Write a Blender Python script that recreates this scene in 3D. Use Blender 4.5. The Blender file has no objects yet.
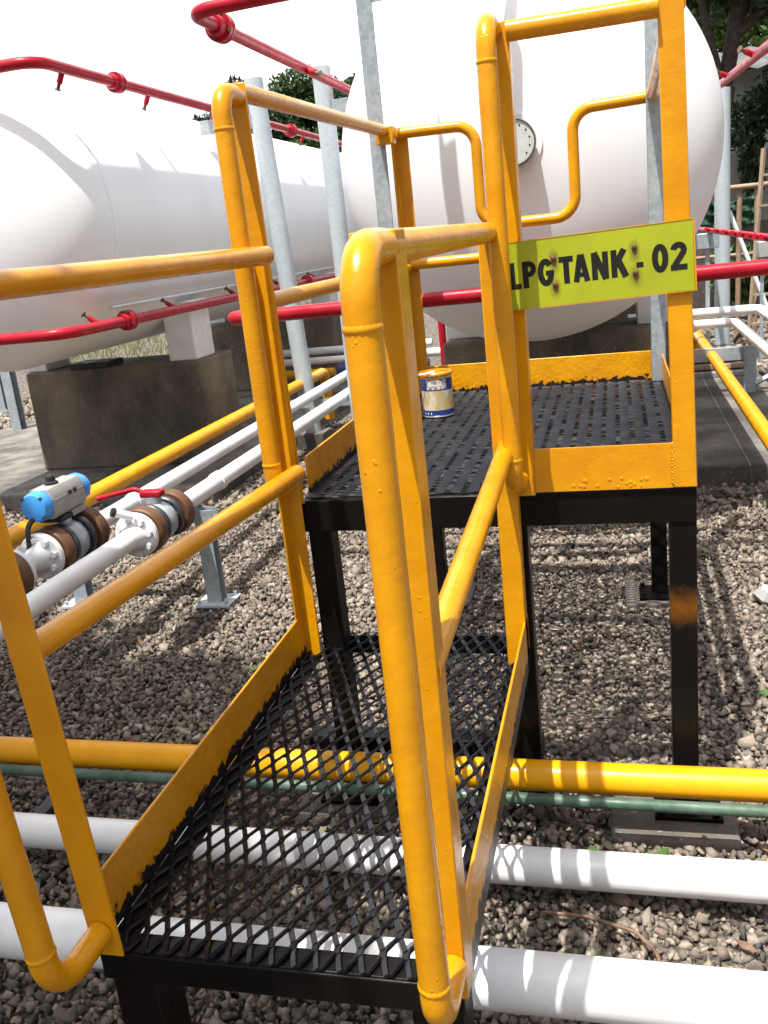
import bpy, math, random
import numpy as np
from mathutils import Vector, Matrix

random.seed(7)
rng = np.random.default_rng(11)
S = bpy.context.scene
COL = S.collection
PI = math.pi

# ------------------------------------------------------------------ camera
cam_d = bpy.data.cameras.new("camera")
cam = bpy.data.objects.new("camera", cam_d)
COL.objects.link(cam)
_r = Vector((0.9675, 0.2306, -0.1033)); _u = Vector((0.0309, 0.2978, 0.9541)); _f = Vector((-0.2508, 0.9264, -0.2810))
_f.normalize(); _r = (_r - _f * _r.dot(_f)).normalized(); _u = _r.cross(_f)
M = Matrix((( _r.x, _u.x, -_f.x, 0.7993), (_r.y, _u.y, -_f.y, -2.1441), (_r.z, _u.z, -_f.z, 1.4924), (0, 0, 0, 1)))
cam.matrix_world = M
cam_d.sensor_fit = 'VERTICAL'; cam_d.sensor_height = 24.0; cam_d.sensor_width = 24.0
cam_d.lens = 919.64 / 1024 * 24.0
cam_d.clip_start = 0.02; cam_d.clip_end = 600
S.camera = cam

# ------------------------------------------------------------------ sun and sky
KX, KY = 0.13, 0.33                       # shadow offset per metre of height
W = bpy.data.worlds.new("World"); S.world = W; W.use_nodes = True
nt = W.node_tree; nt.nodes.clear()
sky = nt.nodes.new('ShaderNodeTexSky'); sky.sky_type = 'NISHITA'; sky.sun_disc = False
sky.sun_elevation = math.atan(1 / math.hypot(KX, KY)); sky.sun_rotation = math.atan2(-KX, -KY)
sky.air_density = 1.0; sky.dust_density = 6.0; sky.ozone_density = 1.0; sky.altitude = 50
hs = nt.nodes.new('ShaderNodeHueSaturation'); hs.inputs['Saturation'].default_value = 0.42; hs.inputs['Value'].default_value = 0.78
bg = nt.nodes.new('ShaderNodeBackground'); bg.inputs['Strength'].default_value = 0.15
wo = nt.nodes.new('ShaderNodeOutputWorld')
# a bright white cloud bank low in the sky beyond the tanks
gm = nt.nodes.new('ShaderNodeNewGeometry')
dp = nt.nodes.new('ShaderNodeVectorMath'); dp.operation = 'DOT_PRODUCT'; dp.inputs[1].default_value = Vector((0.30, -0.94, -0.22)).normalized()
nt.links.new(gm.outputs['Incoming'], dp.inputs[0])
mr = nt.nodes.new('ShaderNodeMapRange'); mr.interpolation_type = 'SMOOTHSTEP'
mr.inputs['From Min'].default_value = 0.45; mr.inputs['From Max'].default_value = 0.88; mr.inputs['To Min'].default_value = 0.0; mr.inputs['To Max'].default_value = 1.0
nt.links.new(dp.outputs['Value'], mr.inputs['Value'])
cl = nt.nodes.new('ShaderNodeMix'); cl.data_type = 'RGBA'; cl.inputs[7].default_value = (8.6, 8.7, 8.9, 1)
nt.links.new(mr.outputs['Result'], cl.inputs[0]); nt.links.new(hs.outputs[0], cl.inputs[6])
nt.links.new(sky.outputs[0], hs.inputs['Color']); nt.links.new(cl.outputs[2], bg.inputs[0]); nt.links.new(bg.outputs[0], wo.inputs[0])
sl = bpy.data.lights.new("sun", 'SUN'); sl.energy = 5.0; sl.angle = math.radians(0.5); sl.color = (1.0, 0.965, 0.905)
so = bpy.data.objects.new("sun", sl); COL.objects.link(so)
so.rotation_euler = Vector((KX, KY, -1.0)).to_track_quat('-Z', 'Y').to_euler(); so.location = (-3, -6, 20)
S.view_settings.view_transform = 'Standard'; S.view_settings.look = 'None'
S.view_settings.exposure = 0.66; S.view_settings.gamma = 1.0
S.cycles.max_bounces = 6; S.cycles.diffuse_bounces = 3; S.cycles.glossy_bounces = 3
S.cycles.use_denoising = True

# ------------------------------------------------------------------ materials
class NT:
    def __init__(s, name):
        s.m = bpy.data.materials.new(name); s.m.use_nodes = True
        s.t = s.m.node_tree; s.b = s.t.nodes['Principled BSDF']; s.out = s.t.nodes['Material Output']
        s.co = s.t.nodes.new('ShaderNodeTexCoord')
    def n(s, typ, **kw):
        nd = s.t.nodes.new(typ)
        for k, v in kw.items():
            if k in nd.inputs.keys(): nd.inputs[k].default_value = v
            else: setattr(nd, k, v)
        return nd
    def l(s, a, b): s.t.links.new(a, b)
    def noise(s, scale, detail=4, rough=0.55, sc=None, dist=0):
        nd = s.n('ShaderNodeTexNoise', Scale=scale, Detail=detail, Roughness=rough, Distortion=dist)
        src = s.co.outputs['Object']
        if sc:
            mp = s.n('ShaderNodeMapping'); mp.inputs['Scale'].default_value = sc; s.l(src, mp.inputs[0]); src = mp.outputs[0]
        s.l(src, nd.inputs['Vector']); return nd.outputs['Fac']
    def voro(s, scale, feature='F1'):
        nd = s.n('ShaderNodeTexVoronoi', Scale=scale); nd.feature = feature
        s.l(s.co.outputs['Object'], nd.inputs['Vector']); return nd
    def ramp(s, fac, stops):
        nd = s.n('ShaderNodeValToRGB'); cr = nd.color_ramp
        while len(cr.elements) < len(stops): cr.elements.new(0.5)
        for e, (p, c) in zip(cr.elements, stops):
            e.position = p; e.color = (*c, 1) if len(c) == 3 else c
        s.l(fac, nd.inputs[0]); return nd.outputs['Color']
    def rampf(s, fac, p0, p1, a=0.0, b=1.0):
        nd = s.n('ShaderNodeMapRange'); nd.inputs['From Min'].default_value = p0; nd.inputs['From Max'].default_value = p1
        nd.inputs['To Min'].default_value = a; nd.inputs['To Max'].default_value = b
        s.l(fac, nd.inputs['Value']); return nd.outputs['Result']
    def mix(s, fac, a, b):
        nd = s.n('ShaderNodeMix'); nd.data_type = 'RGBA'
        for sock, v in ((nd.inputs[0], fac), (nd.inputs[6], a), (nd.inputs[7], b)):
            if isinstance(v, (int, float)): sock.default_value = v
            elif isinstance(v, tuple): sock.default_value = (*v, 1)
            else: s.l(v, sock)
        return nd.outputs[2]
    def math(s, op, a, b=None):
        nd = s.n('ShaderNodeMath'); nd.operation = op
        for i, v in enumerate((a, b)):
            if v is None: continue
            if isinstance(v, (int, float)): nd.inputs[i].default_value = v
            else: s.l(v, nd.inputs[i])
        return nd.outputs[0]
    def bump(s, h, strength=0.3, dist=0.01):
        nd = s.n('ShaderNodeBump', Strength=strength, Distance=dist); s.l(h, nd.inputs['Height'])
        s.l(nd.outputs[0], s.b.inputs['Normal'])
    def col(s, c):
        if isinstance(c, tuple): s.b.inputs['Base Color'].default_value = (*c, 1)
        else: s.l(c, s.b.inputs['Base Color'])
    def rough(s, r):
        if isinstance(r, (int, float)): s.b.inputs['Roughness'].default_value = r
        else: s.l(r, s.b.inputs['Roughness'])

def paint(name, c1, c2, rough=0.3, bumpy=0.12, drops=True, scale=9, chips=None, spec=0.5, smear=None):
    m = NT(name)
    n1 = m.noise(scale, 5, 0.6)
    c = m.mix(m.rampf(n1, 0.35, 0.65), c1, c2)
    if chips:
        nz = m.noise(26, 6, 0.7); c = m.mix(m.rampf(nz, 0.70, 0.735), c, chips)
    if smear:
        sx = m.n('ShaderNodeSeparateXYZ'); m.l(m.co.outputs['Object'], sx.inputs[0])
        zz = m.math('ABSOLUTE', m.math('SUBTRACT', sx.outputs['Z'], smear[0]))
        zz = m.math('ADD', zz, m.math('MULTIPLY', m.math('SUBTRACT', m.noise(40, 4, 0.7), 0.5), 0.07))
        c = m.mix(m.rampf(zz, 0.0, smear[1], 0.9, 0.0), c, smear[2])
    m.b.inputs['Specular IOR Level'].default_value = spec
    m.col(c); m.rough(m.rampf(m.noise(14, 3), 0.3, 0.7, rough * 0.75, rough * 1.35))
    h = m.math('MULTIPLY', m.noise(55, 3), 0.5)
    h = m.math('ADD', h, m.noise(12, 2))
    if drops:
        v = m.voro(85)
        d = m.rampf(v.outputs['Distance'], 0.0, 0.22, 1.0, 0.0)
        sel = m.rampf(m.noise(22, 2), 0.60, 0.64)
        h = m.math('ADD', h, m.math('MULTIPLY', m.math('MULTIPLY', d, sel), 1.6))
    m.bump(h, bumpy, 0.006)
    return m.m

YEL = ((0.66, 0.298, 0.003), (0.57, 0.238, 0.003))
M_yel = paint("yellow_paint", *YEL, rough=0.24, bumpy=0.25, spec=0.40, chips=(0.30, 0.105, 0.010))
M_yelpipe = paint("yellow_pipe_paint", (0.76, 0.35, 0.003), (0.70, 0.30, 0.003), rough=0.32, bumpy=0.04, drops=False, spec=0.3)
M_blk = paint("black_paint", (0.0045, 0.0042, 0.0040), (0.007, 0.006, 0.0055), rough=0.3, bumpy=0.3, chips=(0.02, 0.013, 0.009), spec=0.11)
M_blksm = paint("black_paint_smeared", (0.0045, 0.0042, 0.0040), (0.007, 0.006, 0.0055), rough=0.3, bumpy=0.3, chips=(0.02, 0.013, 0.009), spec=0.11, smear=(0.575, 0.055, (0.16, 0.055, 0.006)))
M_mesh = paint("black_grating_paint", (0.0050, 0.0055, 0.0075), (0.009, 0.010, 0.014), rough=0.27, bumpy=0.25, drops=False, scale=30, spec=0.38)
M_red = paint("red_paint", (0.40, 0.009, 0.024), (0.30, 0.007, 0.018), rough=0.34, bumpy=0.02, drops=False, spec=0.22)
M_white = paint("white_pipe_paint", (0.80, 0.80, 0.81), (0.64, 0.65, 0.67), rough=0.35, bumpy=0.08, drops=False, scale=4, chips=(0.34, 0.32, 0.30))
M_green = paint("green_pipe_paint", (0.030, 0.075, 0.045), (0.085, 0.135, 0.10), rough=0.5, bumpy=0.15, drops=False, scale=20)
M_brown = paint("rust_brown_paint", (0.135, 0.058, 0.024), (0.095, 0.040, 0.017), rough=0.6, bumpy=0.2, drops=False, scale=25)
M_valve = paint("dark_blue_valve_paint", (0.02, 0.027, 0.04), (0.035, 0.04, 0.05), rough=0.35, bumpy=0.15, drops=False)
M_blue = paint("blue_plastic", (0.055, 0.30, 0.72), (0.045, 0.26, 0.66), rough=0.35, bumpy=0.05, drops=False)
M_alu = paint("grey_anodised", (0.36, 0.36, 0.34), (0.30, 0.30, 0.29), rough=0.35, bumpy=0.1, drops=False)
M_navy = paint("dark_blue_pipe", (0.02, 0.05, 0.22), (0.02, 0.04, 0.18), rough=0.4, bumpy=0.05, drops=False)
M_rubber = paint("black_rubber", (0.015, 0.015, 0.015), (0.02, 0.02, 0.02), rough=0.7, bumpy=0.05, drops=False)
M_brass = paint("aged_brass", (0.12, 0.075, 0.035), (0.08, 0.05, 0.028), rough=0.45, bumpy=0.1, drops=False)
M_rim = paint("dark_gauge_rim", (0.10, 0.10, 0.095), (0.07, 0.07, 0.068), rough=0.35, bumpy=0.05, drops=False)
M_bark = paint("bark", (0.035, 0.025, 0.02), (0.065, 0.05, 0.04), rough=0.9, bumpy=0.8, drops=False, scale=18)
M_rustpole = paint("weathered_tube", (0.20, 0.12, 0.075), (0.34, 0.25, 0.18), rough=0.7, bumpy=0.2, drops=False, scale=7)
M_wood = paint("bare_timber", (0.34, 0.25, 0.17), (0.26, 0.19, 0.13), rough=0.8, bumpy=0.2, drops=False)
M_roof = paint("weathered_sheet_roof", (0.13, 0.135, 0.14), (0.09, 0.09, 0.092), rough=0.7, bumpy=0.2, drops=False, scale=3)
M_net = paint("green_net", (0.010, 0.060, 0.028), (0.012, 0.04, 0.022), rough=0.8, bumpy=0.5, drops=False)
M_twig = paint("dry_leaf", (0.09, 0.038, 0.024), (0.20, 0.125, 0.08), rough=0.7, bumpy=0.3, drops=False, scale=30)

def galv(name, c1, c2, metal=0.35):
    m = NT(name)
    v = m.voro(70); n1 = m.noise(5, 4)
    c = m.mix(m.rampf(v.outputs['Color'], 0.2, 0.9), c1, c2)
    c = m.mix(m.math('MULTIPLY', m.rampf(n1, 0.5, 0.72), 0.5), c, (0.55, 0.57, 0.56))
    m.col(c); m.rough(0.48); m.b.inputs['Metallic'].default_value = metal
    m.bump(m.noise(30, 3), 0.08, 0.004)
    return m.m
M_galv = galv("galvanised_steel", (0.28, 0.33, 0.37), (0.40, 0.45, 0.48))
M_galvp = galv("galvanised_pipe", (0.40, 0.47, 0.50), (0.47, 0.53, 0.56), 0.15)

def toe_mat(name, level):
    # yellow toe board whose lower edge was over-painted in ragged black strokes
    m = NT(name)
    c = m.mix(m.rampf(m.noise(9, 5, 0.6), 0.35, 0.65), *YEL)
    sx = m.n('ShaderNodeSeparateXYZ'); m.l(m.co.outputs['Object'], sx.inputs[0])
    nz = m.noise(42, 5, 0.7)
    z = m.math('ADD', m.math('SUBTRACT', sx.outputs['Z'], level), m.math('MULTIPLY', m.math('SUBTRACT', nz, 0.5), 0.085))
    f = m.rampf(z, 0.010, 0.013)
    m.col(m.mix(f, (0.014, 0.012, 0.012), c)); m.rough(m.rampf(m.noise(14, 3), 0.3, 0.7, 0.22, 0.4))
    h = m.math('ADD', m.noise(12, 2), m.math('MULTIPLY', m.noise(60, 4), 0.9))
    m.bump(h, 0.35, 0.007)
    return m.m
M_toe_step = toe_mat("step_toe_paint", 0.470)
M_toe_deck = toe_mat("deck_toe_paint", 0.886)

def tank_mat():
    m = NT("tank_white_paint")
    sp = m.noise(60, 6, 0.75); big = m.noise(1.3, 3, 0.5)
    f = m.math('MULTIPLY', m.rampf(sp, 0.62, 0.72), m.rampf(big, 0.48, 0.62))
    c = m.mix(m.rampf(m.noise(2.2, 4, 0.6, sc=(1, 1, 0.25)), 0.35, 0.7), (0.81, 0.835, 0.855), (0.76, 0.785, 0.81))
    m.col(m.mix(m.math('MULTIPLY', f, 0.45), c, (0.36, 0.37, 0.40))); m.rough(0.42)
    m.bump(m.noise(70, 4, 0.7), 0.06, 0.003)
    return m.m
M_tank = tank_mat()

def concrete(name, base, dark, stain, s0=0.45, s1=0.62):
    m = NT(name)
    c = m.mix(m.rampf(m.noise(7, 7, 0.65), 0.3, 0.7), base, tuple(x * 0.72 for x in base))
    st = m.noise(2.4, 8, 0.62, sc=(1, 1, 0.5))
    c = m.mix(m.math('MULTIPLY', m.rampf(st, s0, s1), stain), c, dark)
    c = m.mix(m.rampf(m.noise(45, 3, 0.6), 0.62, 0.72, 0, 0.4), c, (0.5, 0.46, 0.4))
    m.col(c); m.rough(0.85)
    m.bump(m.math('ADD', m.noise(14, 6, 0.7), m.math('MULTIPLY', m.noise(90, 3), 0.4)), 0.4, 0.02)
    return m.m
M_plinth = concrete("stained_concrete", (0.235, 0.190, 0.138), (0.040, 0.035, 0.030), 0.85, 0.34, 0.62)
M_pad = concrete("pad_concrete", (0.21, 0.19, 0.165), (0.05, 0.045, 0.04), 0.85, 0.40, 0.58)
M_foot = concrete("footing_concrete", (0.15, 0.13, 0.11), (0.05, 0.045, 0.04), 0.7)
M_wall = concrete("wall_render", (0.34, 0.34, 0.33), (0.16, 0.15, 0.14), 0.5)

def sign_mat():
    m = NT("lime_sign_face")
    c = m.mix(m.rampf(m.noise(5, 4, 0.6), 0.35, 0.7), (0.37, 0.42, 0.008), (0.31, 0.35, 0.010))
    st = m.noise(9, 5, 0.6, sc=(1, 1, 0.12))
    c = m.mix(m.rampf(st, 0.58, 0.78, 0, 0.45), c, (0.25, 0.27, 0.03))
    # rust rings and runs round the four bolts (boards local frame: x 0..0.40, z 0..0.155)
    sx = m.n('ShaderNodeSeparateXYZ'); m.l(m.co.outputs['Object'], sx.inputs[0])
    tot = None
    nz = m.noise(60, 4, 0.7)
    for bx, bz in ((0.105, 0.102), (0.105, 0.046), (0.277, 0.104), (0.277, 0.050)):
        dx = m.math('SUBTRACT', sx.outputs['X'], bx); dz = m.math('SUBTRACT', sx.outputs['Z'], bz)
        dzs = m.math('MULTIPLY', m.math('ADD', dz, 0.008), 0.5)
        d = m.math('SQRT', m.math('ADD', m.math('POWER', dx, 2), m.math('POWER', dzs, 2)))
        d = m.math('ADD', d, m.math('MULTIPLY', m.math('SUBTRACT', nz, 0.5), 0.016))
        f = m.rampf(d, 0.003, 0.015, 0.85, 0.0)
        tot = f if tot is None else m.math('MAXIMUM', tot, f)
    m.col(m.mix(tot, c, (0.11, 0.055, 0.02))); m.rough(0.45)
    m.bump(m.noise(4, 2), 0.3, 0.02)
    return m.m
M_sign = sign_mat()
M_ink = paint("black_ink", (0.012, 0.012, 0.012), (0.02, 0.02, 0.018), rough=0.55, bumpy=0.05, drops=False, spec=0.12)

def ground_mat():
    m = NT("gravel_bed")
    v = m.voro(30); v2 = m.voro(75)
    c = m.ramp(v.outputs['Color'], [(0.0, (0.06, 0.050, 0.040)), (0.35, (0.16, 0.13, 0.10)), (0.7, (0.26, 0.21, 0.165)), (1.0, (0.36, 0.30, 0.24))])
    edge = m.rampf(v.outputs['Distance'], 0.25, 0.65, 0.0, 0.75)
    c = m.mix(edge, c, (0.04, 0.036, 0.032))
    m.col(c); m.rough(0.95)
    m.bump(m.math('ADD', m.math('MULTIPLY', v.outputs['Distance'], -1.0), m.math('MULTIPLY', v2.outputs['Distance'], -0.4)), 0.9, 0.03)
    return m.m
M_ground = ground_mat()

def stone_mat():
    m = NT("crushed_stone")
    at = m.n('ShaderNodeAttribute'); at.attribute_name = "tint"
    n1 = m.noise(120, 4, 0.7)
    c = m.n('ShaderNodeMix'); c.data_type = 'RGBA'; c.blend_type = 'MULTIPLY'; c.inputs[0].default_value = 1.0
    m.l(at.outputs['Color'], c.inputs[6]); m.l(m.ramp(n1, [(0.3, (0.72, 0.71, 0.70)), (0.7, (1.12, 1.11, 1.1))]), c.inputs[7])
    m.col(c.outputs[2]); m.rough(0.85); m.bump(n1, 0.25, 0.004)
    return m.m
M_stone = stone_mat()

def leaf_mat(name, c1, c2, rough=0.55):
    m = NT(name)
    at = m.n('ShaderNodeAttribute'); at.attribute_name = "tint"
    sp = m.n('ShaderNodeSeparateColor'); m.l(at.outputs['Color'], sp.inputs[0])
    m.col(m.mix(sp.outputs[0], c1, c2)); m.rough(rough)
    tr = m.n('ShaderNodeBsdfTranslucent'); m.l(m.mix(sp.outputs[0], tuple(x * 1.3 for x in c1), tuple(x * 1.3 for x in c2)), tr.inputs[0])
    ms = m.n('ShaderNodeMixShader'); ms.inputs[0].default_value = 0.25
    m.l(m.b.outputs[0], ms.inputs[1]); m.l(tr.outputs[0], ms.inputs[2]); m.l(ms.outputs[0], m.out.inputs[0])
    return m.m
M_leafd = leaf_mat("dark_leaves", (0.012, 0.03, 0.010), (0.035, 0.07, 0.018))
M_leafm = leaf_mat("mid_leaves", (0.03, 0.065, 0.018), (0.07, 0.12, 0.03))
M_leafl = leaf_mat("light_leaves", (0.07, 0.13, 0.025), (0.14, 0.21, 0.05))
M_weed = leaf_mat("weed_leaves", (0.06, 0.13, 0.03), (0.12, 0.20, 0.05))
M_grass = leaf_mat("grass_blades", (0.10, 0.13, 0.05), (0.24, 0.24, 0.11))

def can_mat():
    m = NT("paint_can_label")
    sx = m.n('ShaderNodeSeparateXYZ'); m.l(m.co.outputs['Object'], sx.inputs[0])
    ang = m.math('ARCTAN2', sx.outputs['Y'], sx.outputs['X']); z = sx.outputs['Z']
    def band(a, b): return m.math('MULTIPLY', m.math('GREATER_THAN', z, a), m.math('LESS_THAN', z, b))
    n1 = m.noise(28, 3, 0.6, sc=(1, 1, 0.4))
    c = m.ramp(n1, [(0.30, (0.50, 0.42, 0.24)), (0.46, (0.62, 0.56, 0.40)), (0.54, (0.42, 0.40, 0.30)), (0.62, (0.60, 0.36, 0.05)), (0.75, (0.62, 0.60, 0.52))])
    navy = (0.02, 0.045, 0.20)
    c = m.mix(band(0.006, 0.026), c, navy)
    sq = m.math('MULTIPLY', band(0.012, 0.019), m.math('GREATER_THAN', m.math('SINE', m.math('MULTIPLY', ang, 26)), 0.45))
    sq = m.math('MULTIPLY', sq, m.math('LESS_THAN', ang, -1.75))
    c = m.mix(sq, c, (0.7, 0.7, 0.7))
    c = m.mix(band(0.094, 0.135), c, navy)
    pan = m.math('MULTIPLY', band(0.099, 0.132), m.math('MULTIPLY', m.math('GREATER_THAN', ang, -2.05), m.math('LESS_THAN', ang, -0.75)))
    c = m.mix(pan, c, m.ramp(m.noise(90, 3), [(0.45, (0.68, 0.64, 0.55)), (0.55, (0.25, 0.22, 0.2))]))
    drip = m.math('ADD', z, m.math('MULTIPLY', m.noise(50, 2, 0.5, sc=(1, 1, 0.15)), 0.07))
    c = m.mix(m.rampf(drip, 0.176, 0.180), c, (0.75, 0.28, 0.012))
    m.col(c); m.rough(0.35)
    return m.m
M_can = can_mat()
M_wetpaint = paint("wet_orange_paint", (0.78, 0.26, 0.012), (0.70, 0.20, 0.01), rough=0.15, bumpy=0.3, drops=False)

def dial_mat():
    m = NT("gauge_dial")
    m.col(m.mix(m.rampf(m.noise(40, 2), 0.4, 0.6), (0.55, 0.58, 0.56), (0.48, 0.51, 0.50))); m.rough(0.25)
    return m.m
M_dial = dial_mat()

# ------------------------------------------------------------------ mesh helpers
def fillet(pts, rad, seg=7):
    P = [Vector(p) for p in pts]; out = [P[0]]
    for i in range(1, len(P) - 1):
        a = (P[i - 1] - P[i]); b = (P[i + 1] - P[i]); la, lb = a.length, b.length
        a.normalize(); b.normalize(); ang = a.angle(b)
        if ang > PI - 0.03: out.append(P[i]); continue
        rr = rad[i - 1] if isinstance(rad, (list, tuple)) else rad
        t = min(rr / math.tan(ang / 2), la * 0.49, lb * 0.49)
        r = t * math.tan(ang / 2); c = P[i] + (a + b).normalized() * (r / math.sin(ang / 2))
        s = P[i] + a * t; e = P[i] + b * t; v0 = s - c; v1 = e - c; w = v0.angle(v1); ax = v0.cross(v1).normalized()
        for k in range(seg + 1): out.append(c + Matrix.Rotation(w * k / seg, 3, ax) @ v0)
    out.append(P[-1]); return out

class MB:
    def __init__(s): s.v = []; s.f = []
    def add(s, vs, fs):
        o = len(s.v); s.v += [tuple(v) for v in vs]; s.f += [tuple(i + o for i in f) for f in fs]; return s
    def bx(s, x0, x1, y0, y1, z0, z1, mat=None):
        vs = [Vector(p) for p in ((x0, y0, z0), (x1, y0, z0), (x1, y1, z0), (x0, y1, z0), (x0, y0, z1), (x1, y0, z1), (x1, y1, z1), (x0, y1, z1))]
        if mat is not None: vs = [mat @ v for v in vs]
        return s.add(vs, [(0, 3, 2, 1), (4, 5, 6, 7), (0, 1, 5, 4), (1, 2, 6, 5), (2, 3, 7, 6), (3, 0, 4, 7)])
    def tube(s, pts, r, n=14, caps=True, dome=False):
        P = [Vector(p) for p in pts]
        R = list(r) if isinstance(r, (list, tuple)) else [r] * len(P)
        if dome:
            for end in (0, 1):
                if dome in (True, 'both', ('start', 'end')[end]):
                    i, j = (0, 1) if end == 0 else (-1, -2)
                    d = (P[i] - P[j]).normalized(); c = P[i].copy(); rr = R[i]
                    ex = [(c + d * rr * 0.55 * math.sin(a), rr * math.cos(a)) for a in (0.5, 1.0, 1.35)]
                    if end == 0:
                        for p_, r_ in ex: P.insert(0, p_); R.insert(0, r_)
                    else:
                        for p_, r_ in ex: P.append(p_); R.append(r_)
        T = []
        for i in range(len(P)):
            a = P[max(i - 1, 0)]; b = P[min(i + 1, len(P) - 1)]
            T.append((b - a).normalized())
        up = Vector((0, 0, 1)) if abs(T[0].z) < 0.9 else Vector((1, 0, 0))
        N = (up - T[0] * up.dot(T[0])).normalized(); vs = []
        for i, p in enumerate(P):
            if i: N = (N - T[i] * N.dot(T[i])).normalized()
            B = T[i].cross(N)
            for k in range(n):
                a = 2 * PI * k / n; vs.append(p + (N * math.cos(a) + B * math.sin(a)) * R[i])
        fs = []
        for i in range(len(P) - 1):
            for k in range(n):
                k2 = (k + 1) % n; fs.append((i * n + k, i * n + k2, (i + 1) * n + k2, (i + 1) * n + k))
        if caps: fs += [tuple(reversed(range(n))), tuple(range((len(P) - 1) * n, len(P) * n))]
        return s.add(vs, fs)
    def cyl(s, a, b, r, n=20, r2=None): return s.tube([a, b], [r, r if r2 is None else r2], n)
    def lathe(s, prof, o, axis, n=32):
        ax = Vector(axis).normalized(); up = Vector((0, 0, 1)) if abs(ax.z) < 0.9 else Vector((1, 0, 0))
        A = (up - ax * up.dot(ax)).normalized(); B = ax.cross(A); o = Vector(o); vs = []; fs = []
        for r, h in prof:
            for k in range(n):
                a = 2 * PI * k / n; vs.append(o + ax * h + (A * math.cos(a) + B * math.sin(a)) * r)
        for i in range(len(prof) - 1):
            for k in range(n):
                k2 = (k + 1) % n; fs.append((i * n + k, i * n + k2, (i + 1) * n + k2, (i + 1) * n + k))
        fs += [tuple(reversed(range(n))), tuple(range((len(prof) - 1) * n, len(prof) * n))]
        return s.add(vs, fs)
    def angle(s, corner, dx, dy, z0, z1, w=0.05, t=0.006, wy=None):
        # upright L section: the corner edge at (x, y), one flange along dx, the other along dy
        x, y = corner; wy = wy or w
        poly = [(0, 0), (w, 0), (w, t), (t, t), (t, wy), (0, wy)]
        vs = [(x + px * dx, y + py * dy, z) for z in (z0, z1) for px, py in poly]
        fs = [tuple(range(5, -1, -1)), tuple(range(6, 12))] + [(i, (i + 1) % 6, (i + 1) % 6 + 6, i + 6) for i in range(6)]
        if dx * dy < 0: fs = [tuple(reversed(f)) for f in fs]
        return s.add(vs, fs)

def wloc(o):
    v = Vector((0, 0, 0))
    while o: v += o.location; o = o.parent
    return v

def build(mb, name, mat, parent=None, smooth=True, bevel=0, loc=None, label=None):
    off = wloc(parent)
    if loc is not None: off = Vector(loc)
    me = bpy.data.meshes.new(name)
    me.from_pydata([(x - off.x, y - off.y, z - off.z) for x, y, z in mb.v], [], mb.f)
    me.materials.append(mat); me.update()
    if smooth:
        me.polygons.foreach_set('use_smooth', [True] * len(me.polygons)); me.set_sharp_from_angle(angle=math.radians(38))
    o = bpy.data.objects.new(name, me); COL.objects.link(o)
    if parent:
        o.parent = parent
        if loc is not None: o.location = off - wloc(parent)
    elif loc is not None: o.location = off
    if bevel:
        b = o.modifiers.new("bevel", 'BEVEL'); b.width = bevel; b.segments = 2; b.limit_method = 'ANGLE'; b.angle_limit = math.radians(50)
    if label: o['label'] = label
    return o

def thing(name, label, cat, loc=(0, 0, 0), group=None):
    o = bpy.data.objects.new(name, None); COL.objects.link(o); o.location = loc; o.empty_display_size = 0.2
    o['label'] = label; o['category'] = cat
    if group: o['group'] = group
    return o
def tag(o, label, cat, group=None):
    o['label'] = label; o['category'] = cat
    if group: o['group'] = group
    return o
def kind(o, k): o['kind'] = k; return o

def copy_tree(o, parent=None):
    c = o.copy(); COL.objects.link(c); c.parent = parent
    for ch in list(o.children): copy_tree(ch, c)
    return c

def np_mesh(name, verts, faces_flat, nper, mat, tint=None, per_face_tint=None):
    me = bpy.data.meshes.new(name); nv = len(verts); nf = len(faces_flat) // nper
    me.vertices.add(nv); me.vertices.foreach_set('co', np.asarray(verts, np.float32).ravel())
    me.loops.add(nf * nper); me.loops.foreach_set('vertex_index', np.asarray(faces_flat, np.int32))
    me.polygons.add(nf); me.polygons.foreach_set('loop_start', np.arange(0, nf * nper, nper, dtype=np.int32))
    me.update(calc_edges=True)
    if tint is not None:
        ca = me.attributes.new("tint", 'FLOAT_COLOR', 'POINT'); ca.data.foreach_set('color', np.asarray(tint, np.float32).ravel())
    me.materials.append(mat)
    o = bpy.data.objects.new(name, me); COL.objects.link(o); return o

BOLT = {}
def bolt_at(c, d, l, r, mat, parent, name="bolt"):
    # every bolt an object of its own, all sharing one mesh
    key = (mat.name, round(l, 4), round(r, 4), tuple(round(q, 2) for q in d))
    d = Vector(d); off = Vector(c) - wloc(parent)
    if key not in BOLT:
        b = MB(); b.cyl(-d * l, d * l, r, 6); BOLT[key] = build(b, name, mat, None); o = BOLT[key]
    else:
        o = BOLT[key].copy(); COL.objects.link(o)
    o.parent = parent; o.location = off
    return o

# ------------------------------------------------------------------ ground
g = MB(); g.add([(-200, -120, -0.012), (200, -120, -0.012), (200, 280, -0.012), (-200, 280, -0.012)], [(0, 1, 2, 3)])
kind(build(g, "ground", M_ground, smooth=False), 'structure')

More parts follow.
